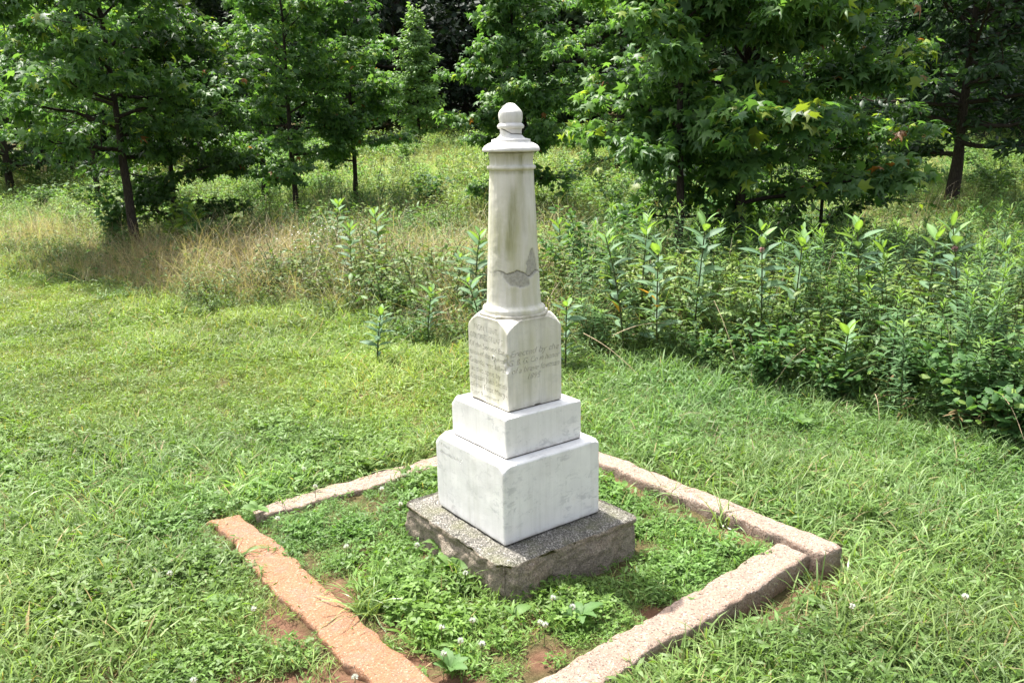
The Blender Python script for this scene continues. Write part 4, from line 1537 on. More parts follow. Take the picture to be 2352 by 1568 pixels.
# ------------------------------------------------------------------ meadow
r1 = np.random.default_rng(8)
TAN_LO, TAN_HI = (0.22, 0.155, 0.090), (0.43, 0.335, 0.215)


def weed(r, H=0.5, nl=26, ll=0.09, lo=(0.058, 0.130, 0.042), hi=(0.120, 0.225, 0.066), tmpl=OVAL, width=1.0, bushy=0.16):
    """a leafy low weed: few stems, ovate leaves"""
    parts = []
    ns = 5
    for s in range(ns):
        az = r.random() * 6.28
        top = np.array([math.cos(az) * bushy * r.random() * 2, math.sin(az) * bushy * r.random() * 2, H * (0.55 + 0.5 * r.random())])
        q = np.linspace(0, 1, 5)
        pts = np.stack([top[0] * q ** 1.3, top[1] * q ** 1.3, top[2] * q], 1)
        parts.append(tube(pts, 0.004 * (1 - 0.6 * q), 3, (0.08, 0.10, 0.03)))
        n = nl // ns + 1
        w = 0.2 + 0.8 * r.random(n)
        pos = np.stack([np.interp(w, q, pts[:, k]) for k in range(3)], 1)
        a = r.random(n) * 6.28
        tip = np.stack([np.cos(a), np.sin(a), 0.35 + r.normal(0, 0.35, n)], 1)
        nrm = np.array([0, 0, 1.0]) + r.normal(0, 0.4, (n, 3))
        c = leaf_colors(n, r, lo, hi)
        c[w > 0.85] *= np.array([1.35, 1.2, 1.1])
        parts.append(stamp(tmpl[0] * np.array([width, 1, 1]), tmpl[1], pos, rot_from(nrm, tip), ll * (0.6 + 0.6 * r.random(n)), c))
    return join(parts)


def tall_grass(r, n=16, L=(0.4, 0.85), lo=TAN_LO, hi=TAN_HI, heads=True, bend=1.1, w=(0.002, 0.0034), rad=0.16):
    parts = [blades(n, r, rad, L, w, bend, lo, hi, upright=1.2, segs=5)]
    return join(parts)


def goldenrod_data(r, H=1.0, nl=95, ll=0.085, tuft=True, rosette=False):
    q = np.linspace(0, 1, 6)
    bx, by = r.normal(0, 0.06, 2)
    pts = np.stack([bx * q ** 2, by * q ** 2, H * q], 1)
    st = tube(pts, 0.0042 * (1 - 0.55 * q), 4, (0.10, 0.12, 0.04))
    w = np.sort(0.12 + 0.86 * r.random(nl) ** 0.85)
    pos = np.stack([np.interp(w, q, pts[:, k]) for k in range(3)], 1)
    a = np.arange(nl) * 2.399 + r.normal(0, 0.3, nl)
    up = 0.25 + 0.9 * sstep(0.8, 1.0, w) + r.normal(0, 0.15, nl)
    tip = np.stack([np.cos(a), np.sin(a), up], 1)
    nrm = np.stack([-up * np.cos(a), -up * np.sin(a), np.ones(nl)], 1) + r.normal(0, 0.25, (nl, 3))
    c = leaf_colors(nl, r, (0.088, 0.175, 0.075), (0.155, 0.265, 0.110))
    y = sstep(0.80, 0.98, w)[:, None]
    c = c * (1 - y) + np.array([0.185, 0.305, 0.065]) * y
    dead = w < 0.30
    c[dead & (r.random(nl) < 0.5)] = np.array([0.24, 0.18, 0.09])
    fol = [stamp(NARROW[0], NARROW[1], pos, rot_from(nrm, tip), ll * (0.65 + 0.5 * r.random(nl)) * (1 - 0.35 * sstep(0.85, 1.0, w)), c)]
    if rosette:
        n = 46
        a = np.arange(n) * 2.399
        t = np.linspace(0.1, 1, n)
        tip = np.stack([np.cos(a) * t, np.sin(a) * t, 1.1 - t * 0.9], 1)
        nrm = np.stack([-np.cos(a), -np.sin(a), 0.3 + t], 1)
        fol.append(stamp(NARROW[0] * np.array([1.4, 1, 1]), NARROW[1], np.tile(pts[-1], (n, 1)), rot_from(nrm, tip), np.full(n, 0.055), np.tile(np.array([0.15, 0.25, 0.03]), (n, 1))))
    return st, join(fol)


def meadow_points(r, bands, lim, dmin, dmax):
    out = []
    for (ya, yb, dens) in bands:
        hw = 0.72 * yb + 1.0
        n = int(dens * (yb - ya) * 2 * hw)
        x = (r.random(n) * 2 - 1) * hw
        y = ya + (yb - ya) * r.random(n)
        k = np.abs(x) < 0.70 * y + 0.8
        out.append(np.stack([x[k], y[k]], 1))
    P = np.concatenate(out)
    d = meadow_depth(P[:, 0], P[:, 1]) + 0.3 * noise2(P[:, 0], P[:, 1], 1.3, 41)
    k = (d > dmin) & (d < dmax)
    return P[k], d[k]


def common(r, n, s, vs=0.25):
    rot = np.zeros((n, 3))
    rot[:, 0] = r.normal(0, 0.12, n)
    rot[:, 1] = r.normal(0, 0.12, n)
    rot[:, 2] = r.random(n) * 6.28
    sc = s * (0.7 + 0.6 * r.random(n))
    return rot, sc


def tan_zone(x, y):
    """how strongly dry tan grass dominates: the left and centre strip in front of the trees"""
    d = meadow_depth(x, y)
    left = sstep(1.1, 0.1, x - 0.10 * (y - 7)) * sstep(0.0, 0.5, d) * (1 - 0.75 * sstep(2.2, 3.6, d)) * (1 - 0.8 * sstep(13, 16, y))
    far = 0.35 * sstep(14, 18, y) * sstep(-0.1, 0.5, noise2(x, y, 0.35, 15))
    return np.clip(left * (0.72 + 0.75 * noise2(x, y, 0.9, 19)) + far, 0, 1)


def build_meadow():
    r = np.random.default_rng(77)
    # dry grass
    tl = [as_mesh("dry_grass", tall_grass(r1, 24, (0.40, 1.0), bend=1.6, w=(0.0026, 0.0046)), M_GRASS) for _ in range(3)]
    tl.append(as_mesh("dry_grass", tall_grass(r1, 9, (0.5, 1.05), (0.34, 0.27, 0.16), (0.55, 0.46, 0.30), bend=1.9, w=(0.004, 0.007)), M_GRASS))
    P, d = meadow_points(r, ((4.5, 8, 120), (8, 11, 105), (11, 15, 40), (15, 30, 9)), None, 0.15, 40)
    x, y = P[:, 0], P[:, 1]
    k = r.random(len(x)) < tan_zone(x, y) * 0.9 * (0.45 + 0.55 * sstep(-7.5, -4.5, x)) + 0.06
    x, y, d = x[k], y[k], d[k]
    n = len(x)
    rot, sc = common(r, n, 0.85)
    sc *= (0.55 + 0.45 * sstep(0.1, 1.0, d))
    # the stems lie over towards the right
    rot[:, 1] = 0
    rot[:, 0] *= 0.8
    tint = np.ones((n, 3)) * (1 + r.normal(0, 0.22, n) + 0.2 * noise2(x, y, 1.6, 91))[:, None]
    tint[:, 0] *= 1 - 0.25 * r.random(n) ** 2
    tint[:, 2] *= 1.1 - 0.3 * r.random(n)
    scatter("dry_grass", "tan dry grass stems leaning in the meadow strip", np.stack([x, y, terrain(x, y)], 1), rot, np.stack([sc] * 3, 1), np.clip(tint, 0.5, 1.6), r.integers(0, 4, n), tl)
    # green meadow grass and leafy undergrowth
    wl = [as_mesh("undergrowth", weed(r1, 0.36, 40, 0.075), M_GRASS) for _ in range(3)]
    wl += [as_mesh("undergrowth", weed(r1, 0.5, 46, 0.085, lo=(0.058, 0.130, 0.045), hi=(0.110, 0.215, 0.068), tmpl=NARROW, width=1.3), M_GRASS) for _ in range(3)]
    wl += [as_mesh("undergrowth", tall_grass(r1, 26, (0.25, 0.55), LG_LO, LG_HI, bend=1.2, w=(0.003, 0.006)), M_GRASS) for _ in range(3)]
    wl += [as_mesh("undergrowth", weed(r1, 0.55, 60, 0.06, lo=(0.075, 0.148, 0.042), hi=(0.140, 0.240, 0.066)), M_GRASS) for _ in range(2)]
    P, d = meadow_points(r, ((3.4, 6, 215), (6, 9, 150), (9, 13, 55), (13, 20, 26), (20, 30, 13), (30, 46, 5)), None, 0.0, 60)
    x, y = P[:, 0], P[:, 1]
    k = r.random(len(x)) > tan_zone(x, y) * 0.50
    x, y, d = x[k], y[k], d[k]
    n = len(x)
    rot, sc = common(r, n, 0.85)
    sc *= (0.42 + 0.58 * sstep(0.0, 0.9, d))
    right = sstep(0.2, 1.2, x - 0.05 * y)
    sc *= 1 + 0.65 * right * sstep(11, 7, y)
    sc *= 1 + 0.55 * sstep(14, 30, y)
    low = sstep(-0.2, 0.4, noise2(x, y, 0.45, 33))
    sc *= 0.75 + 0.45 * low
    tint = np.ones((n, 3)) * (1 + 0.25 * noise2(x, y, 0.5, 34) + r.normal(0, 0.12, n))[:, None]
    wv = noise2(x, y, 0.3, 35)
    tint[:, 0] *= 1.05 + 0.25 * wv
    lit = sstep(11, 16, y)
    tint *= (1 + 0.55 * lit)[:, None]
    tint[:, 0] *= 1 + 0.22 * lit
    idx = r.integers(0, 11, n)
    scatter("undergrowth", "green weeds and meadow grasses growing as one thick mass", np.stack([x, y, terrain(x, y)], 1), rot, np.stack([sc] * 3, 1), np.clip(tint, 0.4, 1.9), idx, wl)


build_meadow()


# ------------------------------------------------------------------ milkweed: stem and large opposite leaves, each leaf its own piece
def milk_leaf_mesh(c, name="leaf"):
    n = 7
    t = np.linspace(0, 1, n)
    w = 0.5 * 0.35 * np.sin(np.clip(t * 1.02, 0, 1) * PI) ** 0.75
    w[0], w[-1] = 0.02, 0.0
    z = -0.22 * t ** 2
    V, C = [], []
    c = np.array(c)
    for i in range(n):
        V += [(-w[i], t[i], z[i] + 0.28 * w[i]), (0, t[i], z[i]), (w[i], t[i], z[i] + 0.28 * w[i])]
        C += [c, c * 1.5 + 0.02, c]
    F = []
    for i in range(n - 1):
        for k in range(2):
            F.append((3 * i + k, 3 * i + k + 1, 3 * i + k + 4, 3 * i + k + 3))
    return mesh_from(name, np.array(V), [np.array(F)], M_MILK, True, np.array(C))


ML_LEAF = [milk_leaf_mesh((0.070, 0.138, 0.072)), milk_leaf_mesh((0.095, 0.175, 0.082)), milk_leaf_mesh((0.130, 0.240, 0.070))]
ML_YEL = milk_leaf_mesh((0.48, 0.26, 0.02))
FLOWER_PINK = None


def milkweed(u, vtop, d, label, nlev=9, h=None, ll=0.13, seed=0, yellow=(), bloom=False):
    r = np.random.default_rng(900 + seed)
    x, y, zt = at_y(u, vtop, d)
    zg = tz(x, y)
    H = (zt - zg) * 0.95 if h is None else h
    root = empty("milkweed", (x, y, zg), r.random() * 6.28)
    root.rotation_euler = (r.normal(0, 0.06), r.normal(0, 0.06), root.rotation_euler.z)
    tag(root, label, "milkweed", "milkweeds standing in the meadow")
    q = np.linspace(0, 1, 8)
    b = r.normal(0, 0.06, 2)
    pts = np.stack([b[0] * q ** 2, b[1] * q ** 2, H * q], 1)
    v, f, c = tube(pts, 0.0062 * (1 - 0.5 * q) + 0.0008, 6)
    obj("stem", mesh_from("stem", v, f, M_STEM), root)
    nlev += 6
    lo = max(0.16, 1 - nlev * 0.054)
    for i in range(nlev):
        t = lo + (0.985 - lo) * i / (nlev - 1)
        p = [float(np.interp(t, q, pts[:, k])) for k in range(3)]
        top = sstep(0.80, 1.0, t)
        for s in (0, 1):
            az = i * PI / 2 + s * PI + r.normal(0, 0.16)
            el = 0.48 + 0.55 * float(top) + r.normal(0, 0.13)
            L = ll * 1.22 * (0.85 + 0.3 * r.random()) * (1 - 0.40 * float(sstep(0.9, 1.0, t))) * (0.75 + 0.25 * min(1, (t - lo) * 5 + 0.3))
            m = ML_LEAF[2] if t > 0.9 else ML_LEAF[int(r.random() < 0.5)]
            lb = None
            if (i, s) in yellow:
                m, lb = ML_YEL, "yellowed milkweed leaf"
            R = Matrix.Rotation(az, 4, 'Z') @ Matrix.Rotation(el, 4, 'X') @ Matrix.Rotation(r.normal(0, 0.25), 4, 'Y')
            o = obj("leaf", m, root, p, R.to_euler(), (L, L, L))
            if lb:
                o['label'] = lb
    if bloom:
        rr = np.random.default_rng(seed)
        n = 60
        dv = unit(rr.normal(0, 1, (n, 3)) + [0, 0, 0.3])
        V, F, C = stamp(DIAM[0], DIAM[1], pts[-2] + dv * 0.018, rot_from(dv, unit(rr.normal(0, 1, (n, 3)))), np.full(n, 0.012), np.tile(np.array([0.42, 0.20, 0.22]), (n, 1)))
        obj("flower_head", mesh_from("flower_head", V, F, M_PETAL, False, C), root)
    return root


MW = [
    (858, 703, 5.75, "young upright milkweed on the lawn edge left of the monument", 8, 0.42, 0.10),
    (976, 658, 6.35, "milkweed halfway between the lawn-edge milkweed and the marble column", 8, None, 0.105),
    (1298, 688, 5.55, "milkweed rising beside the right edge of the lettered marble block", 9, None, 0.105),
    (1086, 522, 7.0, "tall milkweed touching the left side of the column shaft", 11, None, 0.14),
    (1046, 585, 7.4, "shorter milkweed left of the tall one by the column shaft", 8, None, 0.12),
    (801, 512, 8.4, "milkweed standing out of the dry grass straight below the slender dark trunk", 9, None, 0.13),
    (866, 480, 9.0, "taller milkweed next to the one below the slender dark trunk", 9, None, 0.135),
    (762, 458, 10.5, "pale topped milkweed highest of those among the dry grass", 8, None, 0.15),
    (1437, 525, 5.9, "milkweed with wide leaves and an orange leaf, first to the right of the column", 10, None, 0.135),
    (1478, 512, 6.4, "milkweed squeezed behind the wide leaved one right of the column", 9, None, 0.13),
    (1508, 484, 7.2, "milkweed whose tip reaches the base of the thin trunk", 9, None, 0.14),
    (1516, 545, 5.8, "milkweed in front of the thin trunk, with two orange leaves", 10, None, 0.135),
    (1600, 482, 6.0, "tall milkweed just right of the thin trunk", 10, None, 0.14),
    (1763, 500, 5.7, "milkweed with a budding head below the broad sweetgum", 10, None, 0.135),
    (1826, 522, 5.9, "milkweed next to the budding one, below the vine covered tree", 9, None, 0.13),
    (1888, 520, 6.8, "small topped milkweed in the row between two big ones below the vines", 8, None, 0.12),
    (2003, 490, 5.6, "big milkweed with rounded leaves and a flower bud below the right-hand dark trunk", 11, None, 0.145),
    (2032, 556, 6.5, "milkweed half hidden behind the big rounded-leaf one", 8, None, 0.125),
    (2154, 514, 5.8, "milkweed between the big rounded-leaf one and the pink flowering one", 9, None, 0.135),
    (2240, 496, 5.2, "milkweed with a pink flower head near the right edge", 11, None, 0.145),
    (1946, 752, 4.95, "low milkweed with drooping broad leaves at the front of the weeds", 8, None, 0.125),
    (1285, 505, 8.2, "milkweed tip showing right of the column above the leafy thicket", 8, None, 0.14),
    (2318, 545, 6.4, "milkweed cut by the right edge of the view", 9, None, 0.13),
    (1100, 640, 6.2, "leafy milkweed close behind the foot of the column", 7, None, 0.11),
]
YEL = {8: ((4, 1),), 11: ((7, 0), (6, 1)), 15: ((4, 0),)}
MWXY = np.array([at_y(m[0], m[1], m[2])[:2] for m in MW])
for i, (u, v, d, lb, nl, h, ll) in enumerate(MW):
    milkweed(u, v, d, lb, nl, h, ll, i, YEL.get(i, ()), bloom=(i in (13, 16, 19)))

# ------------------------------------------------------------------ goldenrod plants
gr = np.random.default_rng(17)
GR = []
for k in range(6):
    st, fo = goldenrod_data(gr, 1.0, 105, 0.105, rosette=(k == 5))
    GR.append((mesh_from("stem", st[0], st[1], M_STEM), as_mesh("foliage", fo, M_WEED)))


def plant_goldenrods():
    n = 0
    r = np.random.default_rng(5)
    tries = 0
    while n < 290 and tries < 5000:
        tries += 1
        y = 4.2 + 4.6 * r.random() ** 1.3
        x = 0.45 + (0.66 * y + 0.3 - 0.45) * r.random()
        d = float(meadow_depth(np.array([x]), np.array([y]))[0])
        if d < 0.12:
            continue
        if ((np.abs(MWXY[:, 0] - x) < 0.13) & (MWXY[:, 1] - y > -0.1) & (MWXY[:, 1] - y < 1.2)).any():
            continue
        H = (0.48 + 0.56 * r.random()) * float(0.62 + 0.38 * sstep(0.0, 0.8, d))
        k = 5 if r.random() < 0.07 else int(r.integers(0, 5))
        root = empty("goldenrod", (x, y, tz(x, y)), r.random() * 6.28)
        root.scale = (0.9, 0.9, H)
        root.rotation_euler = (r.normal(0, 0.07), r.normal(0, 0.07), r.random() * 6.28)
        tag(root, "goldenrod topped by a dense bright green leaf rosette among the weeds" if k == 5 else "goldenrod stem with narrow leaves and yellow green tip among the weeds", "goldenrod", "goldenrod stems in the meadow")
        obj("stem", GR[k][0], root)
        obj("foliage", GR[k][1], root)
        n += 1


plant_goldenrods()


# ------------------------------------------------------------------ brambles, bushes and saplings
def bush(name, label, cat, x, y, H, W, n, ls, seed, tmpl=OVAL, lo=(0.050, 0.118, 0.038), hi=(0.100, 0.205, 0.058), young=0.08, group=None):
    r = np.random.default_rng(seed)
    root = empty(name, (x, y, tz(x, y)))
    tag(root, label, cat, group)
    parts, S = [], []
    for s in range(11):
        az = r.random() * 6.28
        q = np.linspace(0, 1, 6)
        reach = W * (0.2 + 0.8 * r.random())
        pts = np.stack([math.cos(az) * reach * q ** 1.4, math.sin(az) * reach * q ** 1.4, H * (0.55 + 0.5 * r.random()) * (q * (1.35 - 0.35 * q))], 1)
        parts.append(tube(pts, 0.0055 * (1 - 0.6 * q), 4))
        w = np.linspace(0.15, 1, 26)
        S.append(np.stack([np.interp(w, q, pts[:, k]) for k in range(3)], 1))
    v, f, c = join(parts)
    obj("stems", mesh_from("stems", v, f, M_STEM), root)
    S = np.concatenate(S)
    pk = r.integers(0, len(S), n)
    az = r.random(n) * 6.28
    tip = np.stack([np.cos(az), np.sin(az), -0.1 + r.normal(0, 0.3, n)], 1)
    pos = S[pk] + tip * ls * 0.6 * r.random((n, 1)) + r.normal(0, 0.03, (n, 3))
    pos[:, 2] = np.maximum(pos[:, 2], 0.01)
    nrm = np.array([0, 0, 1.0]) + r.normal(0, 0.4, (n, 3))
    c = leaf_colors(n, r, lo, hi, young, (0.16, 0.25, 0.05))
    V, F, C = stamp(tmpl[0] * np.array([1.25, 1, 1]), tmpl[1], pos, rot_from(nrm, tip), ls * (0.6 + 0.6 * r.random(n)), c)
    obj("foliage", mesh_from("foliage", V, F, M_WEED, False, C), root)
    return root


def bush_at(u, v, d, *a, **k):
    x, y, z = at_y(u, v, d)
    return a[0], x, y


for i, (u, v, d, H, W, n, ls, lb) in enumerate([
        (2215, 860, 4.55, 0.62, 0.36, 620, 0.072, "bramble bush with broad ribbed leaves at the lower right of the weeds"),
        (2335, 900, 4.15, 0.45, 0.30, 420, 0.072, "bramble bush with dark hanging leaves on the right edge of the view"),
        (1770, 850, 5.2, 0.42, 0.34, 520, 0.062, "low leafy bramble at the lawn edge below the broad sweetgum"),
        (1640, 870, 5.5, 0.32, 0.28, 340, 0.06, "smallest bramble at the lawn edge, right of the monument shoulder"),
        (1340, 520, 7.6, 1.05, 0.55, 800, 0.075, "rounded leafy shrub right behind the column"),
        (2090, 700, 5.0, 0.6, 0.32, 420, 0.065, "bramble tucked behind the low drooping milkweed"),
        (1900, 880, 4.95, 0.34, 0.30, 360, 0.06, "spreading bramble left of the low drooping milkweed")]):
    x, y, z = at_y(u, v, d)
    bush("bramble_bush", lb, "bush", x, y, H, W, n, ls, 300 + i)
for i, (u, d, H, W, n, ls, lb) in enumerate([
        (255, 12.0, 1.15, 0.35, 420, 0.12, "sweetgum sapling with dark leaves left of the left trunk"),
        (412, 10.8, 0.95, 0.28, 260, 0.12, "yellow green sweetgum sapling right of the left trunk"),
        (470, 11.5, 0.8, 0.45, 420, 0.10, "leafy sapling in the shade behind the dry grass"),
        (990, 15.0, 0.9, 0.55, 520, 0.10, "pale sapling clump in the middle of the meadow left of the column")]):
    x, y, _ = at_y(u, 450, d)
    bush("sapling", lb, "sapling", x, y, H, W, n, ls, 330 + i, tmpl=STAR, young=0.7 if i == 1 else 0.15)
for i, (u, d, H, W, n, ls, lb) in enumerate([
        (80, 19.0, 0.8, 0.7, 500, 0.10, "round bush on the sunny grass at the far left"),
        (225, 17.0, 0.9, 0.8, 560, 0.10, "bush on the sunny grass left of the trunk"),
        (1410, 13.0, 0.95, 1.3, 1000, 0.085, "wide sunlit bush bank right of the column"),
        (1300, 16.0, 0.8, 1.1, 700, 0.09, "low bush bank behind the column shaft"),
        (1500, 15.0, 0.9, 1.3, 900, 0.085, "bush bank under the thin trunked tree"),
        (930, 24.0, 0.8, 1.0, 600, 0.11, "bush below the small conical tree"),
        (2080, 20.0, 1.2, 1.5, 900, 0.11, "sunlit bush behind the heavy black trunk on the right"),
        (2290, 17.0, 1.0, 1.4, 900, 0.10, "bush right of the heavy black trunk"),
        (120, 25.0, 0.9, 1.3, 700, 0.12, "dark bush under the spreading tree at the far left"),
        (2050, 9.5, 0.75, 0.9, 900, 0.07, "shaded bush in front of the vine covered tree"),
        (2270, 9.0, 0.7, 0.9, 900, 0.07, "shaded bush behind the pink flowering milkweed")]):
    x, y, _ = at_y(u, 450, d)
    bush("meadow_bush", lb, "bush", x, y, H, W, n, ls, 350 + i, lo=(0.065, 0.135, 0.042), hi=(0.130, 0.230, 0.066), young=0.15)


# ------------------------------------------------------------------ small things on the lawn
def grass_tuft(u, v, z, label, n, L, seed, lean=(0, 0)):
    r = np.random.default_rng(seed)
    x, y, z = at_z(u, v, z)
    root = empty("grass_tuft", (x, y, z - 0.01))
    tag(root, label, "grass tuft", "long grass tufts beside the kerb")
    lib = [blades(1, r, 0.001, L, (0.005, 0.008), 1.5, LG_LO, LG_HI, upright=0.75, segs=5) for _ in range(8)]
    ms = [mesh_from("blade", a[0], a[1], M_TUFT, False, a[2]) for a in lib]
    for i in range(n):
        az = r.random() * 6.28
        o = obj("blade", ms[i % 8], root, (r.normal(0, 0.025), r.normal(0, 0.025), 0), (r.normal(lean[0], 0.2), r.normal(lean[1], 0.2), az), (1, 1, 1))
        s = 0.7 + 0.5 * r.random()
        o.scale = (s, s, s)


M_TUFT = leaf_material("tuft_blade", 0.34, 0.36, 0.5, tshift=(1.2, 1.12, 0.5))
grass_tuft(545, 1275, -0.15, "long grass tuft leaning over the orange kerb stone from outside", 38, (0.14, 0.24), 1, (0.1, 0.35))
grass_tuft(850, 1395, -0.14, "long grass tuft spilling over the orange kerb stone from inside", 46, (0.16, 0.28), 2, (-0.1, -0.45))
grass_tuft(1075, 1335, -0.14, "grass tuft drooping at the front left of the granite plinth", 26, (0.12, 0.22), 3)
grass_tuft(1660, 1195, -0.15, "grass tuft inside the right corner of the kerb", 34, (0.14, 0.24), 4)
grass_tuft(1550, 1140, -0.15, "grass tuft against the inner side of the right kerb stone", 26, (0.12, 0.22), 5)
grass_tuft(1478, 1075, -0.15, "grass tuft beside the right kerb stone nearest the marble base", 28, (0.12, 0.20), 6)
grass_tuft(1945, 1330, -0.23, "grass tuft outside at the end of the right kerb stone", 26, (0.12, 0.20), 7)
grass_tuft(1520, 1500, -0.22, "grass tuft rising over the front kerb stone from outside", 24, (0.14, 0.22), 8)
grass_tuft(60, 1195, -0.15, "large coarse grass tuft in the lawn at the far left", 40, (0.14, 0.26), 9)
grass_tuft(940, 1075, -0.13, "grass tuft growing across the rear left kerb stone", 20, (0.12, 0.20), 10)


def broad_leaf(c, wide=0.5, teeth=0.0):
    n = 9
    t = np.linspace(0, 1, n)
    w = wide * np.sin(t ** 0.85 * PI) ** 0.8 * 0.5 + 0.015
    w[-1] = 0
    w[1:-1:2] *= 1 + teeth
    z = 0.10 * np.sin(t * PI) - 0.12 * t ** 2
    V, C, F = [], [], []
    c = np.array(c)
    for i in range(n):
        V += [(-w[i], t[i], z[i] + 0.2 * w[i]), (0, t[i], z[i]), (w[i], t[i], z[i] + 0.2 * w[i])]
        C += [c, c * 1.25, c]
    for i in range(n - 1):
        for k in range(2):
            F.append((3 * i + k, 3 * i + k + 1, 3 * i + k + 4, 3 * i + k + 3))
    return mesh_from("leaf", np.array(V), [np.array(F)], M_WEED, True, np.array(C))


BL = [broad_leaf((0.12, 0.21, 0.06), 0.5), broad_leaf((0.10, 0.19, 0.06), 0.42, 0.25), broad_leaf((0.06, 0.12, 0.03), 0.6)]


def rosette(u, v, z, label, n, L, kind, seed, up=0.35):
    r = np.random.default_rng(seed)
    x, y, z = at_z(u, v, z)
    root = empty("broadleaf_weed", (x, y, z), r.random() * 6)
    tag(root, label, "weed", "broadleaf weeds in the turf")
    for i in range(n):
        az = i * 6.28 / n + r.normal(0, 0.25)
        R = Matrix.Rotation(az, 4, 'Z') @ Matrix.Rotation(up + r.normal(0, 0.15), 4, 'X') @ Matrix.Rotation(r.normal(0, 0.3), 4, 'Y')
        l = L * (0.7 + 0.5 * r.random())
        obj("leaf", BL[kind], root, (0, 0, 0.012), R.to_euler(), (l, l, l))


rosette(1035, 1545, -0.145, "pale dock rosette in the front corner between two kerb stones", 7, 0.075, 1, 1, 0.6)
rosette(1335, 1420, -0.13, "toothed leaf weed among clover in front of the plinth", 5, 0.075, 1, 2, 0.3)
rosette(1018, 1262, -0.13, "light green weed with round leaves at the left foot of the plinth", 5, 0.075, 0, 3, 0.8)
rosette(1040, 1310, -0.13, "second round leaved weed lower down from the foot of the plinth", 4, 0.07, 0, 4, 0.6)
rosette(590, 1178, -0.13, "weed rosette growing in the left corner gap of the kerb", 7, 0.07, 0, 5, 0.5)
rosette(1660, 1010, -0.2, "weed with soft leaves in the lawn behind the right kerb stone", 5, 0.08, 0, 6, 0.5)
rosette(215, 1300, -0.15, "dark plantain rosette in the lawn on the left", 6, 0.09, 2, 7, 0.3)
rosette(518, 1395, -0.15, "pair of pale plantain leaves in the lawn left of the orange kerb stone", 5, 0.075, 0, 8, 0.3)
rosette(1180, 1420, -0.13, "small single broad leaf weed in the middle of the clover", 3, 0.07, 0, 9, 0.5)
rosette(1855, 1395, -0.23, "leafy weed below the end of the front kerb stone", 6, 0.06, 0, 10, 0.6)
rosette(2060, 1530, -0.24, "large dark plantain at the bottom of the lawn right of the kerb", 5, 0.085, 2, 11, 0.5)
rosette(1840, 1010 - 30, -0.2, "yellow green weed cluster at the lawn edge below the brambles", 6, 0.08, 0, 12, 0.7)


def clover_flower(sx, sy, z, label):
    x, y, z = at_z(sx * 0.605, sy * 0.605, z)
    g = tz(x, y)
    root = empty("clover_flower", (x, y, g))
    tag(root, label, "flower", "white clover flowers")
    r = np.random.default_rng(int(sx))
    q = np.linspace(0, 1, 4)
    h = z - g
    v, f, c = tube(np.stack([0.004 * q, 0 * q, h * q], 1), np.full(4, 0.0011), 4)
    obj("stalk", mesh_from("stalk", v, f, M_STEM), root)
    n = 46
    dv = unit(r.normal(0, 1, (n, 3)) + [0, 0, 0.35])
    C = np.where(dv[:, 2:3] > -0.25, np.array([[0.72, 0.74, 0.66]]), np.array([[0.42, 0.36, 0.22]]))
    V, F, C = stamp(DIAM[0], DIAM[1], np.array([0.004, 0, h]) + dv * 0.0035, rot_from(np.cross(dv, [0.3, 0.2, 1.0]), dv), np.full(n, 0.0085), C)
    obj("flower_head", mesh_from("flower_head", V, F, M_PETAL, False, C), root)


CLF = [(1672, 2380, "clover flower at the centre of the grass patch before the plinth"), (1789, 2353, "clover flower right of the centre one before the plinth"), (2169, 2302, "tallest clover flower above the toothed leaf weed"),
       (2046, 2363, "left clover flower of the pair beside the toothed leaf weed"), (2065, 2370, "right clover flower of the pair beside the toothed leaf weed"), (1744, 2430, "clover flower low in the front corner, left of another"),
       (1825, 2442, "lowest clover flower near the front corner of the kerb"), (1763, 2174, "clover flower under the front corner of the plinth"), (1580, 2068, "clover flower at the left foot of the plinth"),
       (1311, 2074, "clover flower between the orange kerb stone and the plinth"), (1342, 2570, "clover flower on bare soil left of the orange kerb stone"), (2095, 2268, "yellowish clover flower in the shadow of the plinth"),
       (1517, 1912, "clover flower left of the marble base"), (1446, 1854, "clover flower close to the rear left kerb stone"), (1050, 1967, "clover flower in the left corner of the kerbed square"),
       (1151, 1780, "clover flower on the lawn outside the rear left kerb stone"), (1193, 1845, "clover flower touching the rear left kerb stone"), (1680, 2480, "small clover flower close to the orange kerb stone end"),
       (960, 2310, "clover flower on the lawn left of the orange kerb stone"), (640, 2175, "clover flower in the left lawn"), (730, 2580, "clover flower at the bottom of the left lawn"), (3660, 2262, "clover flower in the right lawn"), (3230, 2300, "clover flower right of the kerb corner")]
for sx, sy, lb in CLF:
    clover_flower(sx, sy, -0.075, lb)


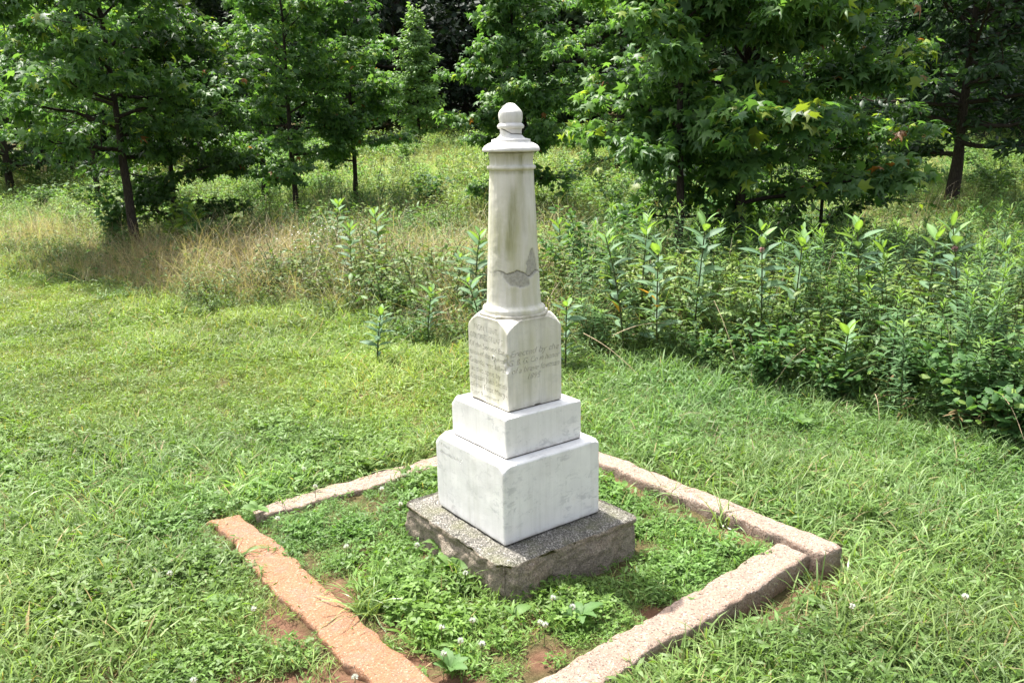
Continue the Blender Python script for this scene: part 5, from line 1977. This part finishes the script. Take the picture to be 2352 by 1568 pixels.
# small white fleabane flowers in the dry grass
def fleabane():
    r = np.random.default_rng(2)
    n = 60
    x = np.zeros(n)
    y = 8.8 + 1.8 * r.random(n)
    u = 735 + r.normal(0, 60, n)
    x = (u - 1176) / 1905.6 * (y * 0.97 + 0.3)
    z = terrain(x, y) + 0.42 + 0.16 * r.random(n)
    a = np.arange(6) * PI / 3
    T = (np.array([(0, 0, 0)] + [(math.cos(t), math.sin(t), 0.05) for t in a]), [np.array([(0, 1 + i, 1 + (i + 1) % 6) for i in range(6)])])
    nrm = np.array([0, -0.5, 1.0]) + r.normal(0, 0.3, (n, 3))
    V, F, C = stamp(T[0], T[1], np.stack([x, y, z], 1), rot_from(nrm, r.normal(0, 1, (n, 3))), np.full(n, 0.007), np.tile(np.array([0.7, 0.7, 0.66]), (n, 1)))
    st = []
    for i in range(n):
        st.append(tube(np.array([[x[i], y[i], z[i] - 0.3], [x[i], y[i], z[i]]]), np.array([0.001, 0.001]), 3, (0.1, 0.14, 0.04)))
    o = obj("fleabane_flowers", as_mesh("fleabane_flowers", join([(V, F, C)] + st), M_PETAL))
    tag(o, "tiny white fleabane flowers scattered in the dry grass", None, None, 'stuff')


fleabane()


# fallen dry stalks lying across the weeds on the right
def stalk(u0, v0, d0, u1, v1, d1, label):
    a = np.array(at_y(u0, v0, d0))
    b_ = np.array(at_y(u1, v1, d1))
    q = np.linspace(0, 1, 7)[:, None]
    pts = a + (b_ - a) * q + np.array([0, 0, 0.03]) * np.sin(q * PI)
    v, f, c = tube(pts - a, 0.0028 * (1 - 0.5 * q[:, 0]), 4)
    o = obj("dry_stalk", mesh_from("dry_stalk", v, f, M_STALK), None, tuple(a))
    tag(o, label, "dry stalk", "dry stalks in the weeds")


M_STALK = simple_mat("dry_straw", (0.42, 0.33, 0.21), 0.8, 0.2, 60)
stalk(1340, 765, 5.45, 1470, 865, 5.2, "dry stalk sloping down to the right above the lawn edge right of the block")
stalk(1408, 770, 5.6, 1530, 742, 5.7, "nearly level dry stalk above the sloping one right of the block")
stalk(1640, 690, 5.5, 1690, 830, 5.3, "arched dry grass stalk in front of the goldenrods")
stalk(1850, 800, 5.0, 1780, 880, 5.0, "dry stalk leaning left beside the low brambles")
stalk(2010, 905, 4.6, 2020, 965, 4.5, "upright broken straw at the lawn edge on the right")
stalk(2300, 905, 4.1, 2352, 1010, 3.9, "long straw bowing to the lawn at the right edge")
stalk(1045, 700, 6.6, 905, 800, 6.2, "long straw sagging left of the column foot")
